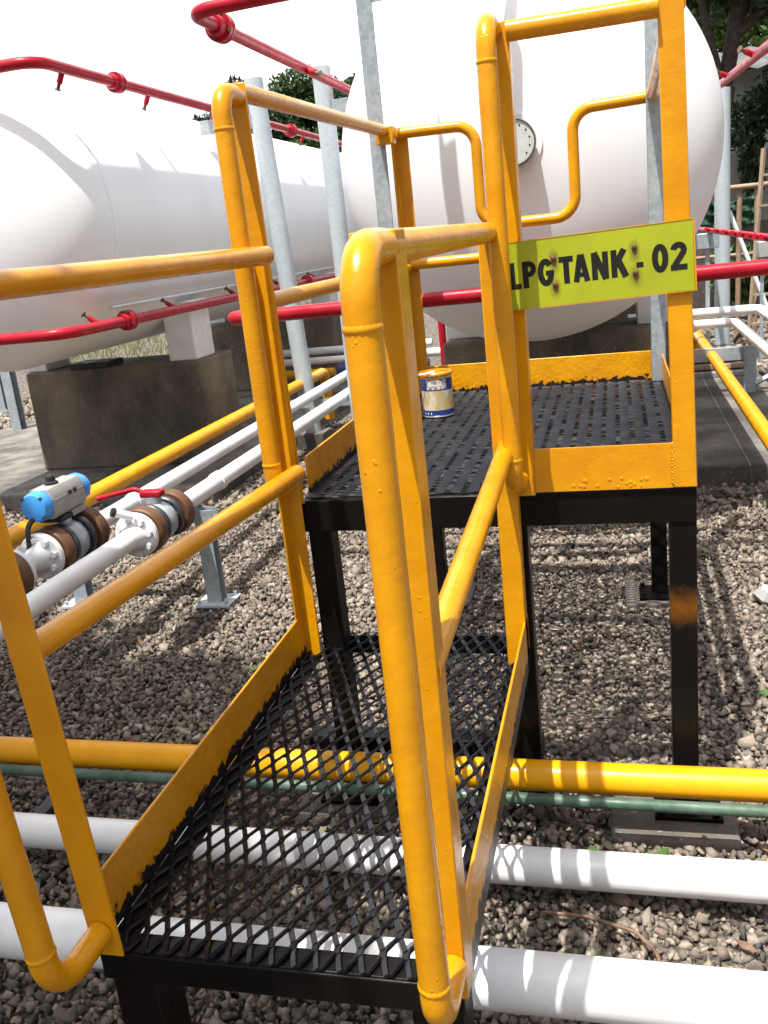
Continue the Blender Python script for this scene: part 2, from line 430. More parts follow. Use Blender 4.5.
def stones():
    # crushed stone: jittered six sided lumps with flat facets
    bv0 = np.array([(-1, -1, -1), (1, -1, -1), (1, 1, -1), (-1, 1, -1), (-1, -1, 1), (1, -1, 1), (1, 1, 1), (-1, 1, 1)], float) * 0.62
    bf = np.array([(0, 2, 1), (0, 3, 2), (4, 5, 6), (4, 6, 7), (0, 1, 5), (0, 5, 4), (1, 2, 6), (1, 6, 5), (2, 3, 7), (2, 7, 6), (3, 0, 4), (3, 4, 7)])
    pos = []; rad = []
    def band(x0, x1, y0, y1, pitch, rm, zlo=-0.014, zhi=0.010):
        xs = np.arange(x0, x1, pitch); ys = np.arange(y0, y1, pitch)
        X, Y = np.meshgrid(xs, ys); n = X.size
        X = X.ravel() + rng.uniform(-.7, .7, n) * pitch; Y = Y.ravel() + rng.uniform(-.7, .7, n) * pitch
        und = 0.006 * np.sin(X * 5.1 + 1.3 * np.sin(Y * 3.7)) + 0.005 * np.sin(Y * 6.3 + X * 2.1)
        pos.append(np.stack([X, Y, rng.uniform(zlo, zhi, n) + und], 1)); rad.append(rm * np.exp(rng.normal(0, .27, n)))
    band(-1.9, 2.3, -1.5, 2.6, 0.0150, 0.0122, -0.012, 0.008)
    band(-1.9, 2.3, -1.5, 2.6, 0.055, 0.0165, -0.010, 0.010)
    band(-4.6, 3.0, 2.6, 5.6, 0.030, 0.020)
    band(-3.6, -1.9, -0.6, 2.6, 0.028, 0.019)
    band(-8.5, -4.6, 3.4, 8.5, 0.07, 0.042)
    band(1.2, 4.5, 5.6, 11, 0.065, 0.04)
    pos = np.concatenate(pos); rad = np.concatenate(rad)
    # bare of stones: the pads and the top of the footings
    keep = ~(((pos[:, 0] > -5.2) & (pos[:, 0] < -1.72) & (pos[:, 1] > 3.09)) | ((pos[:, 0] > -0.60) & (pos[:, 0] < 1.97) & (pos[:, 1] > 3.08) & (pos[:, 1] < 9)))
    for x0, x1, y0, y1 in FOOT: keep &= ~((pos[:, 0] > x0) & (pos[:, 0] < x1) & (pos[:, 1] > y0) & (pos[:, 1] < y1))
    pos, rad = pos[keep], rad[keep]; n = len(pos)
    sc = rng.uniform(.6, 1.25, (n, 3)); sc[:, 2] *= 0.7
    v = (bv0[None] + rng.normal(0, .21, (n, 8, 3))) * sc[:, None, :] * rad[:, None, None]
    # pinch one end of many lumps so they read as wedges
    w = rng.uniform(.35, 1.0, (n, 1)); v[:, 4:, 0] *= w; v[:, 4:, 1] *= rng.uniform(.5, 1.0, (n, 1))
    ax = rng.normal(size=(n, 3)); ax /= np.linalg.norm(ax, axis=1, keepdims=True); an = rng.uniform(0, 2 * PI, n)
    c, s_ = np.cos(an), np.sin(an); K = np.zeros((n, 3, 3))
    K[:, 0, 1] = -ax[:, 2]; K[:, 0, 2] = ax[:, 1]; K[:, 1, 0] = ax[:, 2]; K[:, 1, 2] = -ax[:, 0]; K[:, 2, 0] = -ax[:, 1]; K[:, 2, 1] = ax[:, 0]
    Rm = np.eye(3)[None] + s_[:, None, None] * K + (1 - c)[:, None, None] * (K @ K)
    v = np.einsum('nij,nkj->nki', Rm, v) + pos[:, None, :]
    f = (bf[None] + (np.arange(n) * 8)[:, None, None]).ravel()
    pal = np.array([(0.195, 0.16, 0.127), (0.261, 0.217, 0.173), (0.135, 0.113, 0.092), (0.304, 0.257, 0.209), (0.076, 0.065, 0.055), (0.218, 0.161, 0.126), (0.173, 0.156, 0.135), (0.422, 0.369, 0.309)])
    ti = pal[rng.choice(8, n, p=[.23, .2, .17, .12, .12, .08, .06, .02])] * rng.uniform(.75, 1.2, (n, 1))
    ti = np.concatenate([ti, np.ones((n, 1))], 1)
    return np_mesh("gravel", v.reshape(-1, 3), f, 3, M_stone, np.repeat(ti, 8, 0))
FOOT = [(0.745, 1.055, -0.130, 0.16), (-0.10, 0.17, -0.09, 0.15), (0.80, 1.06, 1.37, 1.62), (-0.13, 0.17, 1.37, 1.62)]
kind(stones(), 'stuff')

def pad(x0, x1, y0, y1, h):
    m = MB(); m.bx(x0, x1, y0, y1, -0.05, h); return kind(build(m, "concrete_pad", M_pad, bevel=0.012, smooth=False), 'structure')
pad(-5.1, -1.75, 3.12, 8.2, 0.10)
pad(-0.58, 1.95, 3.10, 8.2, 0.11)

# ------------------------------------------------------------------ tanks
def tank(name, X, Z, R, y0, y1, label):
    t = thing(name, label, "storage tank", (X, (y0 + y1) / 2, 0))
    m = MB(); prof = []
    hd = R * 0.5
    for k in range(15):
        a = PI / 2 * (1 - k / 14); prof.append((max(R * math.cos(a), 0.004), -hd * math.sin(a)))
    L = y1 - y0
    for q in (0.01, 0.33, 0.66, 0.99): prof.append((R, L * q))
    for k in range(15):
        a = PI / 2 * k / 14; prof.append((max(R * math.cos(a), 0.004), L + hd * math.sin(a)))
    m.lathe(prof, (X, y0, Z), (0, 1, 0), 96)
    build(m, "shell", M_tank, t)
    return t
RT = 0.834; ZT = 1.806
T1X, T2X = -2.76, 0.43
tank_a = tank("storage_tank", T1X, ZT, RT, 2.75, 8.9, "long white cylindrical gas tank lying behind the blue valve actuator")
tank_b = tank("storage_tank", T2X, ZT, RT, 2.25, 8.2, "white gas tank whose domed end with a round dial faces the yellow platform")
# weld seams on the shells
for t, X, ys in ((tank_a, T1X, (2.80, 4.9, 7.0)), (tank_b, T2X, (2.30,))):
    for y in ys:
        s = MB(); n = 96
        ring = [(X + (RT + 0.001) * math.cos(2 * PI * k / n), y, ZT + (RT + 0.001) * math.sin(2 * PI * k / n)) for k in range(n + 1)]
        s.tube(ring, 0.002, 6, caps=False); build(s, "weld_seam", M_tank, t)
for t, X, ys in ((tank_a, T1X, (3.95, 7.3)), (tank_b, T2X, (3.95, 7.0))):
    for y in ys:
        for sx in (-1, 1):
            s = MB(); xc = X + sx * 0.60
            s.bx(xc - 0.105, xc + 0.105, y - 0.1, y + 0.22, 0.834, 1.24); build(s, "saddle", M_white, t, bevel=0.008)
        s = MB(); s.bx(X - 0.28, X + 0.02, y - 0.14, y + 0.1, 0.835, 0.875); build(s, "bearing_pad", M_rubber, t, bevel=0.004)
s = MB(); a0 = math.radians(-38)
s.tube([(T1X + (RT + .012) * math.cos(a0), y, ZT + (RT + .012) * math.sin(a0)) for y in (2.9, 8.6)], 0.009, 8); build(s, "conduit", M_tank, tank_a)
# dial gauge on the end of the second tank
gy = 2.25 - RT * 0.5
s = MB(); s.lathe([(0.05, 0.03), (0.06, -0.02), (0.088, -0.025), (0.0905, -0.03), (0.0905, -0.062), (0.087, -0.066), (0.084, -0.058)], (0.425, gy, 1.812), (0, 1, 0), 40)
gauge = build(s, "dial_gauge", M_rim, tank_b)
s = MB(); s.lathe([(0.084, 0), (0.084, -0.004)], (0.425, gy - 0.0565, 1.812), (0, 1, 0), 40); build(s, "dial_face", M_dial, gauge)
for k in range(11):
    a = math.radians(-40 + k * 26); d = Vector((math.cos(a), 0, math.sin(a))); c = Vector((0.425, gy - 0.0612, 1.812)) + d * 0.068
    bolt_at(c, (0, 1, 0), 0.0008, 0.0038, M_ink, gauge, "dial_mark")
for dz in (-0.028, 0.0, 0.03):
    c = Vector((0.432, gy - 0.0612, 1.812 + dz)); bolt_at(c, (0, 1, 0), 0.0008, 0.0045, M_ink, gauge, "dial_mark")
s = MB(); s.tube([(0.425, gy - 0.0625, 1.812), (0.403, gy - 0.0625, 1.86)], [0.005, 0.002], 6); build(s, "needle", M_ink, gauge)
s = MB()
s.lathe([(0.112, 0.03), (0.112, -0.004)], (0.425, gy, 1.812), (0, 1, 0), 32)
build(s, "gauge_flange", M_tank, gauge)

def plinth(x0, x1, y0, y1, z0, z1, label):
    m = MB(); m.bx(x0, x1, y0, y1, z0, z1)
    return tag(build(m, "concrete_plinth", M_plinth, bevel=0.02, smooth=False), label, "concrete plinth", "concrete plinths under the tanks")
plinth(T1X - 0.655, T1X + 0.74, 3.8, 4.4, 0.098, 0.834, "water stained concrete plinth under the near end of the tank behind the valves")
plinth(T1X - 0.655, T1X + 0.74, 7.1, 7.7, 0.098, 0.834, "dark concrete plinth farthest back, glimpsed behind the red pipe beside the pale round post")
plinth(T2X - 0.70, T2X + 0.70, 3.65, 4.35, 0.108, 0.834, "dark stained concrete plinth under the domed tank end behind the sign")
plinth(T2X - 0.70, T2X + 0.70, 6.8, 7.4, 0.108, 0.834, "concrete plinth under the far end of the tank with the dial")

# ------------------------------------------------------------------ access platform
XS0, XS1, YS = -0.03, 0.557, -1.10
H1, H2, D = 0.467, 0.885, 1.516
XR = 0.967
plat = thing("access_platform", "yellow railed access platform with black mesh deck and a lower mesh step in front", "access platform", (0.47, 0.2, 0))

def grating(x0, x1, y0, y1, z, Sx, Ly, w, th, bond, tilt, along_y=True, bond_tilt=None):
    # expanded metal: slanted strands joined at short double bonds, every strand leaning over
    m = MB()
    umin, umax, vmin, vmax = (x0, x1, y0, y1) if along_y else (y0, y1, x0, x1)
    nu = int((umax - umin) / Sx) + 1; nk = round((vmax - vmin) / (Ly / 2)); kk = (vmax - vmin) / nk
    def seg(ua, va, ub, vb, ww, tl, dz):
        a = Vector((ua, va, 0)) if along_y else Vector((va, ua, 0)); b = Vector((ub, vb, 0)) if along_y else Vector((vb, ub, 0))
        d = (b - a).normalized(); n = Vector((-d.y, d.x, 0)); n2 = (n + Vector((0, 0, tl))).normalized(); up = d.cross(n2)
        if up.z < 0: up = -up
        vs = []
        for p in (a, b):
            for e, q in ((-1, -1), (1, -1), (1, 1), (-1, 1)):
                v = p + n2 * (ww / 2 * e) + up * (th / 2 * q); vs.append((v.x, v.y, v.z + z + dz))
        m.add(vs, [(0, 3, 2, 1), (4, 5, 6, 7), (0, 1, 5, 4), (1, 2, 6, 5), (2, 3, 7, 6), (3, 0, 4, 7)])
    for k in range(nk):
        for i in range(-1, nu + 1):
            ua = umin + 0.004 + i * Sx + (k % 2) * Sx / 2; va = vmin + k * kk
            if ua < umin - 1e-4 or ua > umax + 1e-4: continue
            jz = random.uniform(-.0007, .0007)
            if k: seg(ua, va - bond / 2, ua, va + bond / 2, w * 1.55, tilt if bond_tilt is None else bond_tilt + random.gauss(0, .24), -0.0045 + jz)
            for dlt in (-1, 1):
                ub = ua + dlt * Sx / 2
                if ub < umin - 1e-4 or ub > umax + 1e-4: continue
                e = w * 0.35
                seg(ua + dlt * w * .3, va + (bond / 2 - e if k else 0), ub - dlt * w * .3, va + kk - bond / 2 + e, w, tilt, -0.004 + jz)
    return m
g1 = grating(XS0 + 0.004, XS1 - 0.004, YS + 0.004, 0.11, H1, 0.036, 0.083, 0.0084, 0.0045, 0.021, -0.50)
build(g1, "step_grating", M_mesh, plat, bevel=0)
g2 = grating(0.008, XR - 0.008, 0.012, D - 0.012, H2, 0.026, 0.082, 0.0080, 0.0030, 0.018, 0.55, along_y=False, bond_tilt=0.0)
build(g2, "deck_grating", M_mesh, plat)

# black steel under the two gratings
def lbar(m, x0, x1, y0, y1, ztop, h, fl=0.05, side='front'):
    # an angle laid flat: upright web plus a flange below the grating
    if side == 'front': m.bx(x0, x1, y0, y0 + 0.006, ztop - h, ztop); m.bx(x0, x1, y0 + 0.006, y0 + fl, ztop - 0.006, ztop)
    if side == 'back': m.bx(x0, x1, y1 - 0.006, y1, ztop - h, ztop); m.bx(x0, x1, y1 - fl, y1 - 0.006, ztop - 0.006, ztop)
    if side == 'left': m.bx(x0, x0 + 0.006, y0, y1, ztop - h, ztop); m.bx(x0 + 0.006, x0 + fl, y0, y1, ztop - 0.006, ztop)
    if side == 'right': m.bx(x1 - 0.006, x1, y0, y1, ztop - h, ztop); m.bx(x1 - fl, x1 - 0.006, y0, y1, ztop - 0.006, ztop)
fz = H2 - 0.009
m = MB(); lbar(m, 0.0, XR, 0.0, 0, fz, 0.082, 0.06, 'front'); build(m, "deck_beam", M_blk, plat, bevel=0.003)
m = MB(); lbar(m, 0.0, XR, 0, D, fz, 0.082, 0.06, 'back'); build(m, "deck_beam", M_blk, plat, bevel=0.003)
m = MB(); lbar(m, 0.0, 0, 0.062, D - 0.062, fz - 0.001, 0.08, 0.06, 'left'); build(m, "deck_beam", M_blk, plat, bevel=0.003)
m = MB(); lbar(m, 0, XR, 0.062, D - 0.062, fz - 0.001, 0.08, 0.06, 'right'); build(m, "deck_beam", M_blk, plat, bevel=0.003)
m = MB(); m.bx(0.008, XR - 0.008, 0.92, 0.926, fz - 0.06, fz - 0.003); m.bx(0.062, XR - 0.062, 0.926, 0.97, fz - 0.009, fz - 0.003); build(m, "cross_beam", M_blk, plat, bevel=0.002)
m = MB(); m.bx(0.008, XR - 0.008, 0.46, 0.466, fz - 0.05, fz - 0.003); build(m, "cross_beam", M_blk, plat, bevel=0.002)
sz = H1 - 0.009
m = MB(); lbar(m, XS0, XS1, YS, 0, sz, 0.052, 0.05, 'front'); build(m, "step_beam", M_blk, plat, bevel=0.003)
m = MB(); lbar(m, XS0, 0, YS + 0.052, -0.02, sz - 0.001, 0.05, 0.045, 'left'); build(m, "step_beam", M_blk, plat, bevel=0.003)
m = MB(); lbar(m, 0, XS1, YS + 0.052, -0.02, sz - 0.001, 0.05, 0.045, 'right'); build(m, "step_beam", M_blk, plat, bevel=0.003)
m = MB(); m.bx(XS0 + 0.006, XS1 - 0.006, 0.100, 0.106, sz - 0.055, sz - 0.002); build(m, "step_beam", M_blk, plat, bevel=0.002)
m = MB(); m.bx(-0.10, 0.57, 0.075, 0.14, 0.085, 0.150); build(m, "dark_bar", M_blk, plat, bevel=0.004)  # added black bar for a dark band taken as shadow

def leg(x, y, w, ztop, depth=None, plate=True):
    d = depth or w
    m = MB(); m.bx(x - w / 2, x + w / 2, y - d / 2, y + d / 2, 0.012, ztop)
    l = build(m, "leg", M_blksm if x > 0.9 and y < 0.5 else M_blk, plat, bevel=0.004)
    if not plate: return l
    p = MB(); p.bx(x - 0.08, x + 0.085, y - 0.085, y + 0.055, 0.0135, 0.025)
    for sx in (-0.066, 0.07):
        for sy in (-0.068, 0.04):
            p.cyl((x + sx, y + sy, 0.0245), (x + sx, y + sy, 0.040), 0.010, 6)
    build(p, "base_plate", M_blk, l, bevel=0.001, smooth=False)
    return l
for x, y in ((0.040, 0.036), (0.542, 0.036), (0.936, 0.036), (0.036, D - 0.036), (0.936, D - 0.036)):
    leg(x, y, 0.062, fz - 0.07, plate=x != 0.542)
for x in (XS0 + 0.045, XS1 - 0.045): leg(x, YS + 0.05, 0.078, sz - 0.045)

# yellow toe boards
def toe(x0, x1, y0, y1, z0, z1, mat, label=None):
    m = MB(); m.bx(x0, x1, y0, y1, z0, z1); build(m, "toe_board", mat, plat, bevel=0.0025, label=label)
toe(XS0 - 0.006, XS0, YS + 0.006, -0.012, H1 - 0.012, 0.572, M_toe_step)
toe(XS1, XS1 + 0.006, YS + 0.006, -0.012, H1 - 0.030, 0.572, M_toe_step)
# front toe board with its weld bead and paint runs
m = MB(); m.bx(0.601, 0.915, -0.007, -0.001, H2 - 0.004, 0.986)
for k in range(26):
    z = H2 + 0.005 + k * 0.0038; m.lathe([(0.0045, -0.003), (0.0042, -0.0005), (0.0025, 0.0012), (0.0008, 0.0018)], (0.9160 + random.uniform(-.002, .002), -0.008, z), (random.uniform(-.3, .3), -1, 0), 7)
for k in range(18):
    x = random.choice((0.70, 0.72, 0.80, 0.84)) + random.gauss(0, .02); z = H2 + abs(random.gauss(0, .018)) + 0.002; q = random.uniform(.8, 2.4)
    m.lathe([(0.003 * q, -0.002), (0.0028 * q, -0.0002), (0.0018 * q, 0.0004), (0.0006 * q, 0.0007)], (x, -0.0075, z), (random.uniform(-.3, .3), -1, 0), 7)
build(m, "toe_board", M_yel, plat)
toe(0.06, 0.95, D - 0.010, D - 0.004, H2 - 0.006, 0.992, M_toe_deck)
toe(0.001, 0.007, 0.07, D - 0.06, H2 - 0.006, 0.979, M_toe_deck)
toe(XR - 0.008, XR - 0.002, 0.066, D - 0.06, H2 - 0.006, 0.985, M_toe_deck)

# posts (angle section)
def post(corner, dx, dy, z0, z1, w=0.055, wy=None, lean=0.0):
    m = MB(); m.angle(corner, dx, dy, z0, z1, w, 0.006, wy); m.v = [(x + (lean if i >= 6 else 0), y, z) for i, (x, y, z) in enumerate(m.v)]; return build(m, "post", M_yel, plat, bevel=0.0022)
RL, RR_ = 1.852, 1.885
post((XS0 - 0.007, YS - 0.002), 1, 1, 0.455, 1.512, 0.052, lean=-0.052)
post((XS1 + 0.007, YS - 0.002), -1, 1, 0.440, 1.505, 0.054)
post((XS0 - 0.007, -0.012), 1, -1, 0.452, 1.50, 0.046)
post((XS1 + 0.006, -0.072), -1, 1, 0.440, 1.505, 0.050, 0.048)
post((-0.042, -0.009), 1, 1, H2 - 0.012, 1.868, 0.056, lean=-0.010)
post((0.600, -0.009), -1, 1, H2 - 0.012, 1.905, 0.050)
post((XR + 0.001, -0.009), -1, 1, H2 - 0.004, 2.02, 0.052, lean=-0.021)
post((0.003, D - 0.002), 1, -1, H2 - 0.008, 1.87, 0.056)
post((XR - 0.003, D - 0.002), -1, -1, H2 - 0.008, 1.885, 0.036)

# D shaped grab loops in front of the posts
def loop(x, y, z0, z1, off=0.128, r=0.0205, lean=0.0):
    m = MB(); path = fillet([(x, y, z0), (x, y - off, z0), (x + lean, y - off, z1), (x + lean, y, z1)], 0.072, 9)
    m.tube(path, r, 18)
    for zz in (z0 + 0.075, z1 - 0.078):
        m.lathe([(r - 0.001, -0.006), (r + 0.0014, -0.002), (r + 0.0014, 0.002), (r - 0.001, 0.006)], (x + lean * (zz - z0) / (z1 - z0), y - off, zz), (lean, 0, z1 - z0), 18)
    build(m, "grab_loop", M_yel, plat)
loop(XS0 + 0.014, YS - 0.004, 0.500, 1.49, lean=-0.060)
loop(XS1 - 0.010, YS - 0.004, 0.500, 1.487, 0.112, 0.0205)
loop(-0.018, -0.011, H2 + 0.045, RL - 0.012, 0.100, 0.022)
loop(0.566, -0.011, H2 + 0.035, RR_ + 0.005, 0.125)

def rail(pts, r=0.0208, name="handrail", rad=0.08, dome=False):
    m = MB(); m.tube(fillet(pts, rad, 8) if len(pts) > 2 else pts, r, 18, dome=dome); build(m, name, M_yel, plat)
# lower step
rail([(XS0 - 0.050, YS + 0.006, 1.489), (0.029, -0.085, 1.489)], r=0.0215, dome='end')
rail([(XS1 - 0.012, YS + 0.006, 1.485), (XS1 - 0.012, -0.073, 1.487)])
rail([(XS0 - 0.020, YS + 0.006, 0.972), (0.029, -0.070, 0.970)], r=0.0215, name="mid_rail", dome='end')
rail([(XS1 - 0.010, YS + 0.006, 0.955), (XS1 - 0.010, -0.075, 1.012)], name="mid_rail", dome='end')
# platform
rail([(-0.020, 0.0, RL), (0.008, 1.33, 1.872)])
rail([(0.018, 1.43, 1.872), (0.018, D - 0.03, 1.872)])
rail([(0.596, -0.012, RR_ - 0.002), (XR - 0.068, -0.012, RR_ - 0.002)])
rail([(XR - 0.034, 0.0, RR_), (XR - 0.022, D - 0.05, RR_ - 0.004)])
yb = D - 0.026
rail([(0.02, yb, 1.872), (0.318, yb, 1.868), (0.318, yb, 1.508), (0.668, yb, 1.508), (0.668, yb, 1.872), (0.945, yb, 1.880)], 0.0200, rad=0.075)
rail([(0.03, yb, 1.393), (0.318, yb, 1.393), (0.60, yb, 1.393)], 0.02, name="mid_rail")
rail([(-0.012, -0.002, 1.383), (0.018, D - 0.05, 1.383)], 0.0205, name="mid_rail")
rail([(XR - 0.020, 0.05, 1.375), (XR - 0.020, D - 0.05, 1.375)], 0.0205, name="mid_rail")
m = MB(); m.bx(-0.020, 0.044, 1.325, 1.372, 1.825, 1.885); build(m, "rail_bracket", M_yel, plat, bevel=0.003)
# concrete footings under the platform legs
def footing(x0, x1, y0, y1, label):
    m = MB(); m.bx(x0, x1, y0, y1, -0.06, 0.014)
    tag(build(m, "concrete_footing", M_foot, bevel=0.008, smooth=False), label, "footing", "footings under the platform legs")
footing(0.745, 1.055, -0.130, 0.16, "square concrete footing under the right front leg behind the yellow ground pipe")
footing(-0.10, 0.17, -0.09, 0.15, "concrete footing under the left front leg, below the mesh step")
footing(0.80, 1.06, 1.37, 1.62, "wet concrete footing under the right rear leg of the platform")
footing(-0.13, 0.17, 1.37, 1.62, "concrete footing under the left rear leg of the platform")
footing(-0.16, 0.16, -1.2, -0.92, "concrete footing under the left front leg of the lower step")
footing(0.38, 0.66, -1.2, -0.92, "concrete footing under the right front leg of the lower step")

# ------------------------------------------------------------------ sign
sg = thing("tank_sign", "lime green sign with black letters LPG TANK - 02 on the platform railing", "sign", (0.5675, -0.0155, 1.313))
sg.rotation_euler = (0, math.radians(-1.6), 0)
def local(mb, name, mat, parent, **k):
    # geometry given directly in the parent's own frame
    o = build(mb, name, mat, None, **k); o.parent = parent; return o
m = MB(); m.bx(0, 0.398, -0.002, 0.0, 0, 0.146); local(m, "board", M_sign, sg, bevel=0.0006)
m = MB(); m.bx(0.3985, 0.402, -0.0035, 0.002, -0.002, 0.148); m.bx(0, 0.398, -0.003, 0.002, 0.1465, 0.148); m.bx(0, 0.398, -0.003, 0.002, -0.002, -0.0005); local(m, "edge_strip", M_yel, sg)
def ribbon(m, pts, w, lay, closed=False):
    P = [Vector((p[0], p[1])) for p in pts]; n = len(P); L = []; Rr = []
    for i in range(n):
        p0 = P[i - 1] if (i or closed) else P[i]; p1 = P[(i + 1) % n] if (i < n - 1 or closed) else P[i]
        t0 = (P[i] - p0); t1 = (p1 - P[i]); t0 = t0.normalized() if t0.length else t1.normalized(); t1 = t1.normalized() if t1.length else t0
        t = (t0 + t1).normalized(); nn = Vector((-t.y, t.x)); k = w / 2 / max(0.45, nn.dot(Vector((-t0.y, t0.x))))
        L.append(P[i] + nn * k); Rr.append(P[i] - nn * k)
    y = -0.0024 - lay * 0.00012; o = len(m.v)
    m.v += [(q.x, y, q.y) for q in L] + [(q.x, y, q.y) for q in Rr]
    for i in range(n if closed else n - 1):
        j = (i + 1) % n; m.f.append((o + i, o + n + i, o + n + j, o + j))
def arc(cx, cy, rx, ry, a0, a1, n=14): return [(cx + rx * math.cos(math.radians(a0 + (a1 - a0) * k / n)), cy + ry * math.sin(math.radians(a0 + (a1 - a0) * k / n))) for k in range(n + 1)]
def glyphs(x0, z0, H, sc):
    # heavy condensed capitals drawn as strokes; advance widths read off the sign
    m = MB(); w = 0.0125; h = w / 2; yb, yt = z0, z0 + H
    def X(a): return x0 + a * sc
    xa, xb = X(0), X(31); ribbon(m, [(xa + h, yb), (xa + h, yt)], w, 0); ribbon(m, [(xa, yb + h * .9), (xb, yb + h * .9)], w * .9, 1)               # L
    xa, xb = X(36), X(74); ym = yb + H * .62; ribbon(m, [(xa + h, yb), (xa + h, yt)], w, 0)                                                       # P
    r = (yt - yb) * .30; cx = xb - r; ribbon(m, [(xa + h, yt - h * .9), (cx, yt - h * .9)] + arc(cx, yt - r, r - h, r - h * .9, 90, -90) + [(xa + h, yt - 2 * r + h * .9)], w * .9, 1)
    xa, xb = X(77), X(121); cx = (xa + xb) / 2; ribbon(m, arc(cx, (yb + yt) / 2, (xb - xa) / 2 - h, H / 2 - h * .9, 38, 335, 26) + [(xb - h, yb + H * .44)], w, 0); ribbon(m, [(cx, yb + H * .47), (xb, yb + H * .47)], w * .85, 1)   # G
    xa, xb = X(135), X(173); ribbon(m, [(xa, yt - h), (xb, yt - h)], w, 0); ribbon(m, [((xa + xb) / 2, yb), ((xa + xb) / 2, yt)], w, 1)               # T
    xa, xb = X(171), X(216); ribbon(m, [(xa + h, yb), ((xa + xb) / 2 - .001, yt)], w * .98, 0); ribbon(m, [(xb - h, yb), ((xa + xb) / 2 + .001, yt)], w * .98, 1); ribbon(m, [(xa + h * 1.6, yb + H * .26), (xb - h * 1.6, yb + H * .26)], w * .75, 2)   # A
    xa, xb = X(221), X(265); ribbon(m, [(xa + h, yb), (xa + h, yt)], w, 0); ribbon(m, [(xb - h, yb), (xb - h, yt)], w, 0); ribbon(m, [(xa + h, yt), (xb - h, yb)], w * 1.05, 1)   # N
    xa, xb = X(272), X(317); ribbon(m, [(xa + h, yb), (xa + h, yt)], w, 0); ribbon(m, [(xa + h, yb + H * .38), (xb - h * 1.3, yt)], w * 1.05, 1); ribbon(m, [(xa + w * 1.25, yb + H * .60), (xb - h, yb)], w * 1.1, 2)   # K
    xa, xb = X(337), X(355); ribbon(m, [(xa, yb + H * .36), (xb, yb + H * .36)], w * .9, 0)                                                           # dash
    xa, xb = X(377), X(419); ribbon(m, arc((xa + xb) / 2, (yb + yt) / 2, (xb - xa) / 2 - h, H / 2 - h * .85, 0, 345, 23), w, 0, closed=True)            # 0
    xa, xb = X(424), X(466); cx = (xa + xb) / 2; r = (xb - xa) / 2 - h; cy = yt - r - h * .9
    ribbon(m, arc(cx, cy, r, r, 172, -38, 16) + [(xa + h * 1.3, yb + w * .8)], w, 0); ribbon(m, [(xa, yb + h * .95), (xb, yb + h * .95)], w * .95, 1)      # 2
    return m
to = local(glyphs(0.006, 0.045, 0.058, 0.000812), "lettering", M_ink, sg, smooth=False)
for bx_, bz_ in ((0.105, 0.102), (0.105, 0.046), (0.277, 0.104), (0.277, 0.050)):
    m = MB(); m.lathe([(0.006, 0.0), (0.006, 0.003), (0.003, 0.005)], (bx_, -0.002, bz_), (0, -1, 0), 10); local(m, "bolt", M_brown, sg)

# ------------------------------------------------------------------ paint can on the deck
cx, cy = 0.182, 1.02
can = thing("paint_can", "small open tin of orange paint with blue bands standing on the mesh deck", "paint can", (cx, cy, H2))
m = MB(); m.lathe([(0.054, 0.002), (0.057, 0.003), (0.057, 0.006), (0.055, 0.008), (0.055, 0.143), (0.058, 0.146), (0.058, 0.153), (0.054, 0.154), (0.049, 0.152), (0.049, 0.135), (0.01, 0.135)], (cx, cy, H2), (0, 0, 1), 36)
body = build(m, "tin", M_can, can)
m = MB(); m.lathe([(0.0485, 0.1352), (0.0485, 0.140), (0.01, 0.141)], (cx, cy, H2), (0, 0, 1), 30); build(m, "paint", M_wetpaint, can)
m = MB(); m.lathe([(0.0535, 0.149), (0.0595, 0.146), (0.0600, 0.152), (0.056, 0.1565), (0.0500, 0.156), (0.0490, 0.150)], (cx, cy, H2), (0, 0, 1), 30); build(m, "rim", M_wetpaint, can)
m = MB(); m.tube(fillet([(cx - 0.060, cy - 0.01, H2 + 0.125), (cx - 0.075, cy - 0.07, H2 + 0.150), (cx + 0.03, cy - 0.05, H2 + 0.166), (cx + 0.062, cy, H2 + 0.150)], 0.05), 0.0022, 6); build(m, "wire_handle", M_wetpaint, can)

# ------------------------------------------------------------------ grey steel uprights on the deck
st = thing("steel_upright", "tall galvanised angle upright standing at the left rear of the deck", "steel post", (0.02, 1.40, H2))
m = MB(); m.angle((-0.056, 1.375), 1, 1, H2 + 0.001, 3.3, 0.058, 0.006, 0.058); build(m, "shaft", M_galv, st, bevel=0.002)
m = MB(); m.bx(-0.010, 0.055, 1.383, 1.386, 2.30, 2.345); build(m, "tag_plate", M_alu, st)
st2 = thing("steel_upright", "galvanised angle upright inside the right rear corner of the deck behind the sign", "steel post", (0.95, 1.44, H2))
m = MB(); m.angle((0.922, 1.432), 1, 1, H2 + 0.001, 3.3, 0.052, 0.006, 0.030); build(m, "shaft", M_galv, st2, bevel=0.002)

# ------------------------------------------------------------------ pipes across the ground
def pipe(name, pts, r, mat, label, cat="pipe", rad=0.12, group=None, rings=()):
    m = MB(); m.tube(fillet(pts, rad, 9) if len(pts) > 2 else pts, r, 22)
    o = build(m, name, mat); tag(o, label, cat, group); return o
pipe("ground_pipe", [(-2.6, -0.1, 0.190), (3.4, -0.1, 0.142)], 0.039, M_yelpipe, "yellow pipe running level just above the gravel under the step")
pipe("ground_pipe", [(-2.6, -0.165, 0.172), (3.4, -0.165, 0.110)], 0.0145, M_green, "thin dull green pipe just below the yellow ground pipe")
pipe("ground_pipe", [(-2.6, -0.35, 0.110), (3.4, -0.35, 0.066)], 0.0435, M_white, "slimmer white pipe crossing under the step beyond the thick white pipe")
pipe("ground_pipe", [(-2.6, -0.8, 0.203), (3.4, -0.8, 0.180)], 0.053, M_white, "thick white pipe nearest the camera crossing under the step front")
